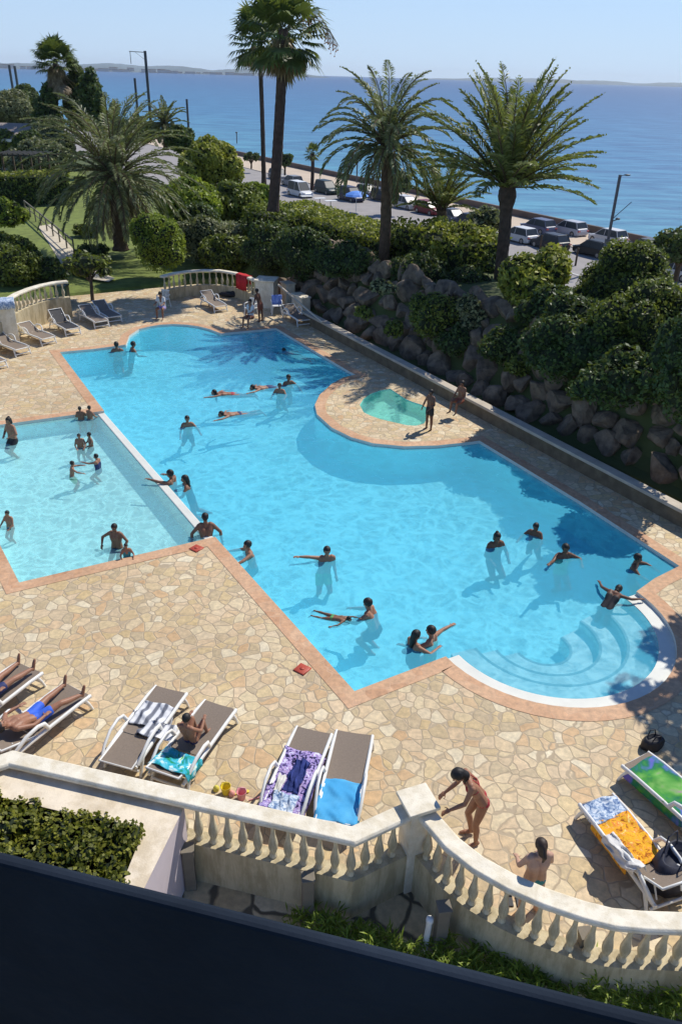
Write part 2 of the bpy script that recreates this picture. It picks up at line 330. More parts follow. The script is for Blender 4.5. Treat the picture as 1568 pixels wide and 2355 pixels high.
# sea
sm_, snt, sbs, so = newmat('sea_water')
stc = N(snt, 'ShaderNodeTexCoord'); dp = N(snt, 'ShaderNodeVectorMath', operation='DOT_PRODUCT'); snt.links.new(stc.outputs['Object'], dp.inputs[0]); dp.inputs[1].default_value = tuple(NX)
mr = N(snt, 'ShaderNodeMapRange'); snt.links.new(dp.outputs['Value'], mr.inputs[0]); mr.inputs[1].default_value = 70; mr.inputs[2].default_value = 1400
pw = N(snt, 'ShaderNodeMath', operation='POWER'); snt.links.new(mr.outputs[0], pw.inputs[0]); pw.inputs[1].default_value = .45
sr = ramp(snt, pw.outputs[0], [(0, (.16, .36, .42)), (.1, (.08, .26, .36)), (.3, (.045, .175, .32)), (.6, (.035, .12, .26)), (1, (.03, .085, .21))])
mp = N(snt, 'ShaderNodeMapping'); mp.inputs['Rotation'].default_value = (0, 0, -math.atan2(UX.y, UX.x)); mp.inputs['Scale'].default_value = (.06, .22, 1); snt.links.new(stc.outputs['Object'], mp.inputs[0])
n1 = noise(snt, 1, 5, .65, .4, vec=mp.outputs[0]); n1r = ramp(snt, n1.outputs[0], [(.4, (.6, .66, .76)), (.6, (1.4, 1.32, 1.18))])
sc_ = mixc(snt, sr.outputs[0], n1r.outputs[0], 1.0, 'MULTIPLY'); snt.links.new(sc_, sbs.inputs['Base Color'])
sbs.inputs['Roughness'].default_value = .35; sbs.inputs['Specular IOR Level'].default_value = .3
n2 = noise(snt, .5, 6, .7, .3, vec=mp.outputs[0]); bump(snt, sbs, n2.outputs[0], .6, .9)
n = 64; ring = [(8600*math.cos(2*PI*i/n), 8600*math.sin(2*PI*i/n), -6.0) for i in range(n)]
sheet('sea', ring, sm_)
# foam line along the beach
fm = MB(); k = 120; row = []
for i in range(k+1):
    t = -240+380*i/k; s = 76.6+.7*math.sin(i*.9)+.5*math.sin(i*2.3); row += [ST(s, t, -5.97), ST(s+.5+.4*abs(math.sin(i*1.7)), t, -5.97)]
fm.add(row, [(2*i, 2*i+2, 2*i+3, 2*i+1) for i in range(k)]); tag(fm.build('surf', plain('sea_foam', (.7, .75, .75), .8)), kind='structure')
# ---------------------------------------------------------------- pool outlines (on the deck level)
D = lambda L, z=0.0: [P(x, y, z) for x, y in L]
arcD = [(1478, 1370), (1516, 1407), (1542, 1453), (1554, 1498), (1542, 1543), (1512, 1581), (1467, 1607), (1422, 1622), (1354, 1630), (1279, 1624), (1204, 1609), (1136, 1584), (1076, 1551), (1042, 1526)]
A = np.array([[p.x, p.y] for p in D(arcD)]); Mx = np.c_[2*A, np.ones(len(A))]; sol = np.linalg.lstsq(Mx, (A**2).sum(1), rcond=None)[0]
CC = Vector((sol[0], sol[1], 0)); RC = math.sqrt(sol[2]+sol[0]**2+sol[1]**2)
c3 = P(45, 1340); c4 = P(495, 1235); c2 = P(240, 945)
a0 = math.atan2(*(P(1470, 1358)-CC).yx); a1 = math.atan2(*(P(1016, 1513)-CC).yx)
while a1 > a0: a1 -= 2*PI
arc = [CC+Vector((math.cos(a0+(a1-a0)*i/28), math.sin(a0+(a1-a0)*i/28), 0))*RC for i in range(29)]
main = D([(138, 810), (215, 803), (290, 793), (298, 772), (320, 757), (345, 751), (370, 747), (400, 745.5), (430, 747), (458, 751), (482, 757), (508, 767), (635, 755), (800, 853), (817, 862), (790, 868), (763, 883), (735, 908), (724, 931), (729, 953), (763, 984), (808, 1006), (858, 1020), (931, 1027), (1004, 1025), (1071, 1018), (1102, 1014), (1330, 1152), (1561, 1302), (1505, 1330)])+arc+D([(815, 1590)])+[c4, c2]
left = c2-c4
shal = [c2, c4, c3, c3+left*1.02+Vector((-.2, 0, 0))]
far_left = [P(0, 986)+(P(0, 986)-c2)*.45]
shal = [c2, c4, c3, P(0, 1252), P(0, 1252)+(P(0, 1252)-c3)*1.6, P(-330, 1022)]
jac = D([(827, 931), (836, 917), (852, 906), (874, 898), (897, 894), (915, 906), (931, 917), (950, 925), (970, 931), (985, 940), (982, 960), (975, 974), (956, 979), (936, 978), (905, 971), (875, 964), (852, 956), (836, 948)])
def area(p): return sum(p[i].x*p[(i+1) % len(p)].y-p[(i+1) % len(p)].x*p[i].y for i in range(len(p)))/2
def ccw(p): return p if area(p) > 0 else p[::-1]
main = ccw(main); shal = ccw(shal); jac = ccw(jac)
def offset(p, d):
    out = []
    for i in range(len(p)):
        a = (p[i]-p[i-1]).normalized(); b = (p[(i+1) % len(p)]-p[i]).normalized()
        na = Vector((a.y, -a.x, 0)); nb = Vector((b.y, -b.x, 0)); q = (na+nb)
        q = q.normalized() if q.length > .01 else na; out.append(p[i]+q*min(d/max(.45, q.dot(na)), d*1.8))
    return out
# union outline of main and shallow pool (they share the edge c4-c2)
def rot_to(p, v):
    i = min(range(len(p)), key=lambda k: (p[k]-v).length); return p[i:]+p[:i]
mm = rot_to(main, c4); ms = rot_to(shal, c2)
iM = [i for i in range(len(main)) if (main[i]-c2).length < 1e-4][0]
if (mm[1]-c2).length < 1e-4: mm = [mm[0]]+mm[:0:-1]           # c4 ... c2 the long way round
if (ms[1]-c4).length < 1e-4: ms = [ms[0]]+ms[:0:-1]           # c2 ... c4 the long way round
union = ccw(mm[:-1]+ms[:-1]) if (mm[-1]-c2).length < 1e-4 else ccw(mm+ms[1:-1])
# ---------------------------------------------------------------- balustrade paths and the deck
bp = [P(25, 1740, 1.0), P(812, 1918, 1.0), P(935, 1862, 1.0)]
curve = [P(x, y, 1.0) for x, y in ((980, 1868), (1040, 1937), (1100, 1984), (1175, 2026), (1255, 2061), (1340, 2090), (1410, 2108), (1480, 2115), (1568, 2118), (1680, 2122))]
for p in bp+curve: p.z = 0
bp0 = [bp[0]+Vector((-3.2, -1.9, 0))]+bp
d_ = (curve[-1]-curve[-2]).normalized(); curve.append(curve[-1]+d_*5)
s_cop = 18.4
front = bp0+curve
copA = P(700, 716, .5); copB = P(1568, 1168, .5); copd = (copB-copA).normalized(); copd.z = 0
farR = copB+copd*9; farR.z = 0
backL = P(640, 655, 0)
outer = front+[Vector((14, 3.5, 0)), Vector((farR.x+1.5, farR.y, 0)), Vector((copA.x, copA.y, 0)), P(645, 665), ST(16.5, -42.3), ST(-25, -43.6), Vector((-42, 30, 0)), Vector((-36, 4, 0))]
sheet('pool_deck', ccw(outer), M['deck'], 0.0, holes=[union, jac])
m = MB(); ob = ccw(outer); k = len(ob)
m.add([Vector((p.x, p.y, 0)) for p in ob]+[Vector((p.x, p.y, -2.6)) for p in ob], [(i, k+i, k+(i+1) % k, (i+1) % k) for i in range(k)]); tag(m.build('deck_side', M['render']), kind='structure')
# edging band
off = offset(union, .36); k = len(union); m = MB()
m.add([Vector((p.x, p.y, .008)) for p in union]+[Vector((p.x, p.y, .008)) for p in off], [(i, k+i, k+(i+1) % k, (i+1) % k) for i in range(k)])
tag(m.build('pool_edging', M['edge']), kind='structure')
def walls(name, pl, z0, z1, mat, flip=True):
    k = len(pl); m = MB(); m.add([Vector((p.x, p.y, z1)) for p in pl]+[Vector((p.x, p.y, z0)) for p in pl], [(i, (i+1) % k, k+(i+1) % k, k+i) for i in range(k)])
    return tag(m.build(name, mat), kind='structure')
ZW = -.09
walls('pool_wall', main, -1.1, -.16, M['liner']); sheet('pool_floor', main, M['liner'], -1.1)
walls('pool_rim', union, -.16, .0085, M['rim'])
walls('shallow_pool_wall', shal, -.6, -.16, M['liner_shallow']); sheet('shallow_pool_floor', shal, M['liner_shallow'], -.6)
walls('plunge_pool_wall', jac, -.42, .002, M['liner_teal']); sheet('plunge_pool_floor', jac, M['liner_teal'], -.42)
dv = (c4-c2).normalized(); nl = Vector((dv.y, -dv.x, 0))
if nl.x > 0: nl = -nl
m = MB(); q = [c2+dv*.02, c4-dv*.02, c4-dv*.02+nl*.24, c2+dv*.02+nl*.24]; m.prism(ccw(q), -1.09, -.06)
tag(m.build('pool_divider', M['rim'], bevel=.02), kind='structure')
# rounded entry steps
def stepring(r0, r1, z, zb):
    pts = []; n = 40; m = MB(); ex = 0 if r0 > RC-.1 else .12
    aa = [a0+ex+(a1-a0-2*ex)*i/n for i in range(n+1)]
    for a in aa: pts += [CC+Vector((math.cos(a), math.sin(a), 0))*r for r in (r0, r1)]
    vs = [Vector((p.x, p.y, z)) for p in pts]+[Vector((p.x, p.y, zb)) for p in pts]; o_ = 2*(n+1)
    fs = [(2*i, 2*i+1, 2*i+3, 2*i+2) for i in range(n)]+[(2*i+1, o_+2*i+1, o_+2*i+3, 2*i+3) for i in range(n)]+[(1, 0, o_, o_+1), (2*n, 2*n+1, o_+2*n+1, o_+2*n)]
    return m.add(vs, fs)
m = stepring(RC-.003, RC-.34, -.078, -.3); tag(m.build('pool_step', M['rim']), kind='structure')
for r0, r1, z in ((RC-.345, RC-.95, -.27), (RC-.95, RC-1.5, -.47), (RC-1.5, RC-2.1, -.7)):
    tag(stepring(r0, r1, z, -1.095).build('pool_step', M['steps']), kind='structure')
    tag(stepring(r1+.05, r1-.012, z+.004, z-.06).build('step_edge', M['step_line']), kind='structure')
sheet('pool_water', main, M['water'], ZW)
sh2 = ccw([c2+nl*.245, c4+nl*.245]+[p for p in shal if (p-c2).length > .01 and (p-c4).length > .01]) if False else shal
sheet('shallow_pool_water', sh2, M['water2'], ZW); sheet('plunge_pool_water', jac, M['water3'], -.03)
# pale raised rims of the round platform
for i, (x, y) in enumerate(((452, 1262), (695, 1540))):
    p = P(x, y); m = MB(); m.lathe([(.19, .004), (.19, .02), (.165, .03), (0.02, .03)], n=4); m.lathe([(.05, .03), (.05, .038), (.01, .038)], n=8)
    o = m.build('skimmer_lid', plain('red_plastic_lid', lin(176, 70, 48), .5, .1)); o.location = p; o.rotation_euler.z = .2
    tag(o, ['small red square lid in the deck beside the shallow pool corner', 'small red square lid in the deck beside the long diagonal pool edge'][i], 'lid')
# lower terrace in front of the balustrade, seen from above
ter = [bp0[0]+Vector((-20, 4, 0))]+[p+Vector((0, 0, 0)) for p in front]+[Vector((22, 3, 0)), Vector((22, -6, 0)), Vector((-25, -6, 0))]
sheet('lower_terrace', ccw([Vector((p.x, p.y, 0)) for p in ter]), M['terrace'], -.75)
# ---------------------------------------------------------------- sweeps and balustrades
def norms(path):
    out = []
    for i in range(len(path)):
        a = (path[i]-path[i-1]).normalized() if i else None; b = (path[i+1]-path[i]).normalized() if i < len(path)-1 else None
        a = a or b; b = b or a; na = Vector((-a.y, a.x, 0)); nb = Vector((-b.y, b.x, 0)); q = (na+nb).normalized(); out.append(q/max(.5, q.dot(na)))
    return out
def sweep(m, path, prof, mi=None, smooth=False):
    ns = norms(path); k = len(prof); vs = [p+q*l+Vector((0, 0, z)) for p, q in zip(path, ns) for l, z in prof]
    fs = [(i*k+j, (i+1)*k+j, (i+1)*k+(j+1) % k, i*k+(j+1) % k) for i in range(len(path)-1) for j in range(k)]
    e = (len(path)-1)*k; return m.add(vs, fs+[tuple(range(k)), tuple(range(e+k-1, e-1, -1))], mi, smooth)
def resample(path, step):
    out = []; acc = step/2
    for a, b in zip(path, path[1:]):
        L = (b-a).length
        while acc < L: out.append((a+(b-a)*(acc/L), math.atan2((b-a).y, (b-a).x))); acc += step
        acc -= L
    return out
BAL = None
def balustrade(label, path, zb, zt, zg, step, root=None, wid=.30, mats=None, ins=None, group=None, plw=.26):
    """path on the ground; zb plinth top, zt rail top, zg foot of the plinth"""
    global BAL
    t = root or thing('stone_balustrade', label, 'balustrade', path[0], 0, group); o = path[0].copy(); q = [p-o for p in path]
    h = wid/2; th = .11; m = MB()
    sweep(m, q, [(-h, zt-th*.8), (-h, zt-th*.3), (-h*.8, zt), (h*.8, zt), (h, zt-th*.3), (h, zt-th*.8), (h*.75, zt-th), (-h*.75, zt-th)]); m.build('top_rail', mats or M['cast'], t, bevel=.01)
    m = MB(); sweep(m, q, [(-plw/2, zg), (-plw/2, zb), (plw/2, zb), (plw/2, zg)]); m.build('plinth', M['render'], t)
    H = zt-th-zb
    if BAL is None:
        pr = [(.075, 0), (.075, .06), (.05, .09), (.06, .14), (.085, .26), (.088, .34), (.07, .46), (.045, .6), (.036, .74), (.04, .84), (.06, .88), (.045, .91), (.07, .94), (.07, 1)]
        m = MB(); m.lathe(pr, n=10); BAL = m.mesh('baluster'); BAL.materials.append(M['baluster'])
    for i, (p, a) in enumerate(resample(q, step)):
        if ins and not ins(p+o): continue
        b = bpy.data.objects.new('baluster', BAL); COL.objects.link(b); b.parent = t; b.location = (p.x, p.y, zb); b.scale = (.86, .86, H); b.rotation_euler.z = a
    return t
def pillar(t, o, p, w_, z0, z1, capw, rz=0, name='pillar'):
    m = MB(); c = p-o; m.box((c.x, c.y, (z0+z1-.1)/2), (w_, w_, z1-.1-z0), rz)
    for s_, a, b in ((1.0, .1, .04), (.86, .16, .1)): m.box((c.x, c.y, z1-(a+b)/2+.04), (capw*s_, capw*s_, a-b), rz)
    m.build(name, M['cast'], t, bevel=.012)
fb = balustrade('long cream stone balustrade curving along the near side of the pool deck', bp0, .12, 1.0, -.78, .24)
# second run of the same balustrade, from the pillar along the curve
cp = P(961, 1842, 1.1); cp.z = 0
o = bp0[0]
def shifted(path, base): return [p-base for p in path]
q = [p.copy() for p in curve]
m = MB(); h = .15; sweep(m, shifted(q, o), [(-h, .912), (-h, .967), (-h*.8, 1.0), (h*.8, 1.0), (h, .967), (h, .912), (h*.75, .89), (-h*.75, .89)]); m.build('top_rail', M['cast'], fb, bevel=.01)
m = MB(); sweep(m, shifted(q, o), [(-.13, -.78), (-.13, .12), (.13, .12), (.13, -.78)]); m.build('plinth', M['render'], fb)
for p, a in resample(shifted(q, o), .235):
    b = bpy.data.objects.new('baluster', BAL); COL.objects.link(b); b.parent = fb; b.location = (p.x, p.y, .12); b.scale = (.86, .86, .77); b.rotation_euler.z = a
pillar(fb, o, cp, .36, -.78, 1.14, .50, math.radians(22))
# back balustrades
bb = [P(x, y, 1.3) for x, y in ((372, 634), (400, 627), (430, 622.5), (470, 620), (505, 620.5), (540, 626), (570, 635), (592, 645))]
for p in bb: p.z = 0
tb = balustrade('pale curved balustrade at the far end of the deck with a red towel over it', bb, .52, 1.3, -.1, .34)
pp = P(613, 641, 1.38); pp.z = 0; pillar(tb, bb[0], pp, .95, -.1, 1.4, 1.08, -.15)
lb = [P(x, y, 1.75) for x, y in ((-110, 742), (-50, 716), (10, 690), (38, 674), (65, 663), (95, 654), (125, 648), (155, 645))]
for p in lb: p.z = 0
tl = balustrade('pale balustrade on a lit wall at the far left of the deck', lb, 1.0, 1.75, -.1, .3)
pillar(tl, lb[0], lb[2]+Vector((.1, -.25, 0)), .7, -.1, 1.8, .8, .4)
# stepped wall with sloping rail from the back pillar to the coping
m = MB(); a = P(655, 690); b = P(698, 718); 
w1 = thing('stepped_wall', 'low pale stepped wall blocks between the far pillar and the long coping', 'wall', a)
for i, (x, y, hh, L) in enumerate(((662, 697, 1.0, .7), (692, 716, .75, 1.1))):
    p = P(x, y)-a; m = MB(); m.box((p.x, p.y, hh/2), (L, .5, hh), math.atan2(copd.y, copd.x)); m.box((p.x, p.y, hh+.04), (L+.08, .58, .08), math.atan2(copd.y, copd.x)); m.build('wall_block', M['cast'], w1, bevel=.03)
p0 = P(640, 655, 1.3)-a; p1 = P(742, 742, .62)-a; m = MB(); m.tube([p0, p1], .05, 8); m.build('sloping_rail', M['coping'], w1)
# long coping wall
ca = Vector((copA.x, copA.y, 0)); path = [ca, farR]; q = shifted(path, ca)
cw = thing('coping_wall', 'long low wall with grey coping between the pool deck and the boulders', 'wall', ca)
m = MB(); sweep(m, q, [(-.10, -.05), (-.10, .42), (.16, .42), (.16, -.05)]); m.build('wall_face', M['wall_brown'], cw)
m = MB(); sweep(m, q, [(-.16, .42), (-.16, .52), (.19, .52), (.19, .42)]); m.build('coping', M['coping'], cw, bevel=.015)
# planter in the near left corner
pa = P(424, 1856, .84); pb = P(338, 2031, .84); e = (pb-pa); pc = pa+e*2.2; le = Vector((bp[0].x-bp[1].x, bp[0].y-bp[1].y, 0)).normalized()
pt = thing('concrete_planter', 'pale concrete planter box with a shrub beside the near balustrade', 'planter', (pa.x, pa.y, -.75)); o = Vector((pa.x, pa.y, 0))
outp = [pa-o, pa-o+le*9, pc-o+le*9, pc-o]; ia = P(330, 1911, .84)-o; ie = (P(285, 2023, .84)-P(330, 1911, .84)).normalized()*2.4
inp = [ia, ia+le*9.2, ia+le*9.2+ie, ia+ie]
for l in (outp, inp):
    for p in l: p.z = 0
loops = [[Vector((p.x, p.y, 1.59)) for p in ccw(outp)], [Vector((p.x, p.y, 1.59)) for p in ccw(inp)]]
m = MB(); vs = loops[0]+loops[1]; fs = []
for t in tessellate_polygon(loops):
    n_ = (vs[t[1]]-vs[t[0]]).cross(vs[t[2]]-vs[t[0]]); fs.append(t if n_.z > 0 else (t[0], t[2], t[1]))
m.add(vs, fs); k = 4; 
m.add(loops[1]+[v-Vector((0, 0, .5)) for v in loops[1]], [(i, (i+1) % 4, 4+(i+1) % 4, 4+i) for i in range(4)]); m.build('planter_rim', M['planter'], pt)
m = MB(); oo = ccw(outp); m.add([Vector((p.x, p.y, 1.587)) for p in oo]+[Vector((p.x, p.y, 0)) for p in oo], [(i, 4+i, 4+(i+1) % 4, (i+1) % 4) for i in range(4)]); m.build('planter_side', M['lilac'], pt)
m = MB(); m.add([v-Vector((0, 0, .32)) for v in loops[1]], [(0, 1, 2, 3)]); m.build('soil', M['soil'], pt)
PLANTER = (inp, o)
# grey posts before the balustrade
for i, (x, y0, y1, lb_) in enumerate(((452, 2018, 1888, 'nearest the planter'), (716, 2088, 1956, 'in the middle of the straight run'), (1012, 2160, 2042, 'at the start of the curve'), (1318, 2225, 2108, 'near the right end of the curve'))):
    p = P(x, y0, -.75); 
    def zat(p, y):
        return min(np.arange(-.7, 1.3, .02), key=lambda z: abs((lambda v: 1177.5-FOC*(v))(((p.y*math.sin(PITCH)+(z-CAMH)*math.cos(PITCH))/(p.y*math.cos(PITCH)-(z-CAMH)*math.sin(PITCH))))-y))
    hh = .9+.05*i; p.y -= .16; p.x -= .05
    t = tag(thing('square_post', 'square grey post before the balustrade, '+lb_, 'post', (p.x, p.y, -.75), .15, 'grey posts along the balustrade'))
    m = MB(); m.box((0, 0, hh/2), (.17, .17, hh)); m.build('shaft', M['greypost'], t, bevel=.01)
    m = MB(); m.box((0, 0, hh+.015), (.2, .2, .035)); m.build('cap', M['greypost'], t, bevel=.008)
p = P(975, 2190, -.75); m = MB(); m.tube([(0, 0, 0), (.02, 0, .78)], .045, 10); m.lathe([(.055, .74), (.055, .8), (.02, .82)], (.02, 0, 0), 10)
o = m.build('white_pipe', M['white']); o.location = p; tag(o, 'short white vent pipe standing among plants below the balustrade', 'pipe')
# navy railing panel of the balcony in the foreground
e0 = P(-420, 1850, CAMH-.62); e1 = P(2100, 2478, CAMH-.62); dd = (e1-e0).normalized(); o = e0.copy()
rp = thing('balcony_railing', 'dark navy solid balcony railing panel across the bottom of the picture', 'railing', o)
m = MB(); nn = Vector((-dd.y, dd.x, 0)); L = (e1-e0).length; dz = dd.z*L
def railbox(m, w0, w1, z0, z1, k=24):
    vs = []
    for i in range(k+1):
        c = dd*(L*i/k)
        vs += [c+nn*w0+Vector((0, 0, z0)), c+nn*w1+Vector((0, 0, z0)), c+nn*w1+Vector((0, 0, z1)), c+nn*w0+Vector((0, 0, z1))]
    fs = [(4*i+j, 4*i+4+j, 4*i+4+(j+1) % 4, 4*i+(j+1) % 4) for i in range(k) for j in range(4)]
    m.add(vs, fs+[(0, 1, 2, 3), (4*k+3, 4*k+2, 4*k+1, 4*k)])
railbox(m, -.012, .0, -1.0, 0.0); m.build('panel', M['rail'], rp, bevel=.004)
# ================================================================ VEGETATION
def unit(v): return v/np.maximum(1e-9, np.linalg.norm(v, axis=1, keepdims=True))
def leafquads(C, Nn, size, aspect=1.6, jitter=.9, droop=0):
    n = len(C); Nn = unit(Nn+RNG.normal(0, jitter, (n, 3))); A = unit(np.cross(Nn, RNG.normal(0, 1, (n, 3)))); B = np.cross(Nn, A)
    s = size*RNG.uniform(.6, 1.35, (n, 1)); A = A*s*aspect*.5; B = B*s*.5
    V = np.stack([C-A, C-B*.9+A*.1, C+A, C+B*.9+A*.1], 1).reshape(-1, 3); return V, np.arange(4*n).reshape(n, 4)
def foliage(name, blobs, leaf, dens, mats, parent=None, core=.86, keep=None, aspect=1.6, shade_core=True):
    """blobs: list of (centre, (rx,ry,rz)); leaves on and just under their surfaces"""
    Cs = []; Ns = []
    bc = np.array([list(b[0]) for b in blobs]); br = np.array([b[1] for b in blobs])
    for c, r in zip(bc, br):
        ar = 4*PI*((r[0]*r[1])**1.6/3+(r[0]*r[2])**1.6/3+(r[1]*r[2])**1.6/3)**(1/1.6); n = max(12, int(ar*dens))
        d = unit(RNG.normal(0, 1, (n, 3))); p = c+d*r*(RNG.uniform(.80, 1.06, (n, 1)))
        ok = np.ones(n, bool)
        for c2_, r2 in zip(bc, br):
            if c2_ is c: continue
            ok &= (((p-c2_)/r2)**2).sum(1) > .62
        ok &= RNG.random(n) > .25*(d[:, 2] < -.5)
        Cs.append(p[ok]); Ns.append((d/r)[ok])
    C = np.concatenate(Cs); Nn = unit(np.concatenate(Ns))+np.array([0, 0, .25])
    if keep is not None:
        k = keep(C); C = C[k]; Nn = Nn[k]
    V, F = leafquads(C, Nn, leaf, aspect); mi = np.zeros(len(F), int)
    if shade_core:
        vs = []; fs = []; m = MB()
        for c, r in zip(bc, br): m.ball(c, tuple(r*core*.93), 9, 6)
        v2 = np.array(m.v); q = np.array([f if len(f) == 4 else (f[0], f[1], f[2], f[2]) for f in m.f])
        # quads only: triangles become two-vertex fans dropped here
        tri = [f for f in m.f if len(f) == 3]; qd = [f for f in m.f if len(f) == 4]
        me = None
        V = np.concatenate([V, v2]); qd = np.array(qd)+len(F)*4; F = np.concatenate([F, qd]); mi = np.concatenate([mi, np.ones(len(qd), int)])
    return fast(name, V, F, mats, parent, mi=mi)
def tooth(x, y, k=1.0): return math.sin(x*1.7+y*.9)*.5+math.sin(x*.6-y*1.9+1)*.5
def bush(name, label, cat, c, r, n=14, leaf=.095, dens=45, mat='lf_hedge', group=None, sub=.42, flat=False, seed=0):
    rnd = random.Random(hash((round(c[0], 1), round(c[1], 1), seed)) & 0xffff); bl = [((0, 0, 0), (r[0]*.78, r[1]*.78, r[2]*.8))]
    for i in range(n):
        th = rnd.uniform(0, 2*PI); u = rnd.uniform(-.35, 1) if not flat else rnd.uniform(-.6, .9); q = math.sqrt(max(0, 1-u*u)); k = rnd.uniform(.62, .74)
        if sub < .35: dd_ = (q*math.cos(th), q*math.sin(th), u); k *= min(1.35, .92/(sum(abs(c_)**4 for c_ in dd_)**.25))
        s_ = rnd.uniform(.75, 1.25)*sub; m_ = min(r)
        bl.append(((q*math.cos(th)*r[0]*k, q*math.sin(th)*r[1]*k, u*r[2]*k), (s_*(m_+r[0])/2, s_*(m_+r[1])/2, s_*(m_+r[2])/2)))
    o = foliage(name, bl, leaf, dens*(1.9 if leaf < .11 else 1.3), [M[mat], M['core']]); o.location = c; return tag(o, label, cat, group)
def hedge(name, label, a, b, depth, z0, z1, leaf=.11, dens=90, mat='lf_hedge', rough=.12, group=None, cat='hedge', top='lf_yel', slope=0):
    a = Vector((a[0], a[1], 0)); b = Vector((b[0], b[1], 0)); L = (b-a).length; ux = (b-a)/L; uy = Vector((-ux.y, ux.x, 0))
    if uy.y < 0 and depth > 0 and False: uy = -uy
    fs = [((0, L), (0, 0), (z0, z1), (0, -1, 0)), ((0, L), (depth, depth), (z0, z1), (0, 1, 0)), ((0, L), (0, depth), (z1, z1), (0, 0, 1)), ((0, 0), (0, depth), (z0, z1), (-1, 0, 0)), ((L, L), (0, depth), (z0, z1), (1, 0, 0))]
    Cs = []; Ns = []; K = []
    for (x0, x1), (y0, y1), (q0, q1), nn_ in fs:
        ar = max(x1-x0, 1e-9 if x1 > x0 else 1)*max(y1-y0, 1e-9 if y1 > y0 else 1)*max(q1-q0, 1e-9 if q1 > q0 else 1)
        n = int(ar*dens); p = np.stack([RNG.uniform(x0, x1, n), RNG.uniform(y0, y1, n), RNG.uniform(q0, q1, n)], 1); nv = np.tile(nn_, (n, 1)).astype(float)
        w_ = np.sin(p[:, 0]*1.9+p[:, 1]*2.3)+np.sin(p[:, 0]*.8-p[:, 2]*2.1+1)+np.sin(p[:, 2]*3.1+p[:, 1]*1.1+p[:, 0]*3.7)*.6
        p += nv*(w_[:, None]*rough*.5+RNG.uniform(-rough, rough*.7, (n, 1)))
        # rounded edges
        e = np.minimum(p[:, 2]-z0, z1-p[:, 2]); 
        ey = np.minimum(p[:, 1], depth-p[:, 1]) if depth > 0 else p[:, 1]*0
        rr = .35; k = (z1-p[:, 2] < rr) & (np.abs(ey) < rr)
        d1 = rr-(z1-p[:, 2]); d2 = rr-ey; dd_ = np.sqrt(np.maximum(0, d1)**2+np.maximum(0, d2)**2); over = np.where(k, np.maximum(0, dd_-rr), 0)
        p[:, 2] -= over*.75; p[:, 1] += np.sign(depth/2-p[:, 1])*over*.75
        Cs.append(p); Ns.append(nv)
    C = np.concatenate(Cs); Nn = np.concatenate(Ns); C[:, 2] += slope*C[:, 0]
    V, F = leafquads(C, Nn, leaf); mi = np.where(RNG.random(len(F)) < np.where(C[:, 2] > z1+slope*C[:, 0]-.25, .75, .04), 1, 0)  # sunlit hedge top put into the colour: mostly yellower leaves up there
    i_ = rough+.08; v2 = np.array([(x, y, z+slope*x) for x in (i_, L-i_) for y in (i_*math.copysign(1, depth), depth-i_*math.copysign(1, depth)) for z in (z0-.3, z1-i_-.12)])
    q = np.array([(0, 1, 3, 2), (4, 6, 7, 5), (0, 4, 5, 1), (2, 3, 7, 6), (0, 2, 6, 4), (1, 5, 7, 3)])+len(V)
    V = np.concatenate([V, v2]); F = np.concatenate([F, q]); mi = np.concatenate([mi, np.full(6, 2)])
    R3 = np.array([[ux.x, uy.x, 0], [ux.y, uy.y, 0], [0, 0, 1]]); V = V@R3.T
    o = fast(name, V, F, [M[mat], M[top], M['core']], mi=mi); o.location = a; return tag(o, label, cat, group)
def trunk(parent, top, r0, r1, mat, rings=26, name='trunk', bulge=None, rough=.08):
    m = MB(); k = rings; n = 14; vs = []; top = Vector(top)
    for i in range(k+1):
        f = i/k; c = top*f+Vector((math.sin(f*3)*.06, math.cos(f*2.3)*.05-.05, 0)); r = r0+(r1-r0)*f
        if bulge: r += bulge*math.exp(-((f-.93)/.07)**2)
        if f < .06: r *= 1.25-(f/.06)*.25
        for j in range(n):
            t = 2*PI*j/n; q = r*(1+rough*((i+j) % 2)-rough*.5+random.uniform(-rough, rough)*.6); vs.append(c+Vector((math.cos(t)*q, math.sin(t)*q, 0)))
    m.add(vs, [(i*n+j, i*n+(j+1) % n, (i+1)*n+(j+1) % n, (i+1)*n+j) for i in range(k) for j in range(n)]); return m.build(name, mat, parent)
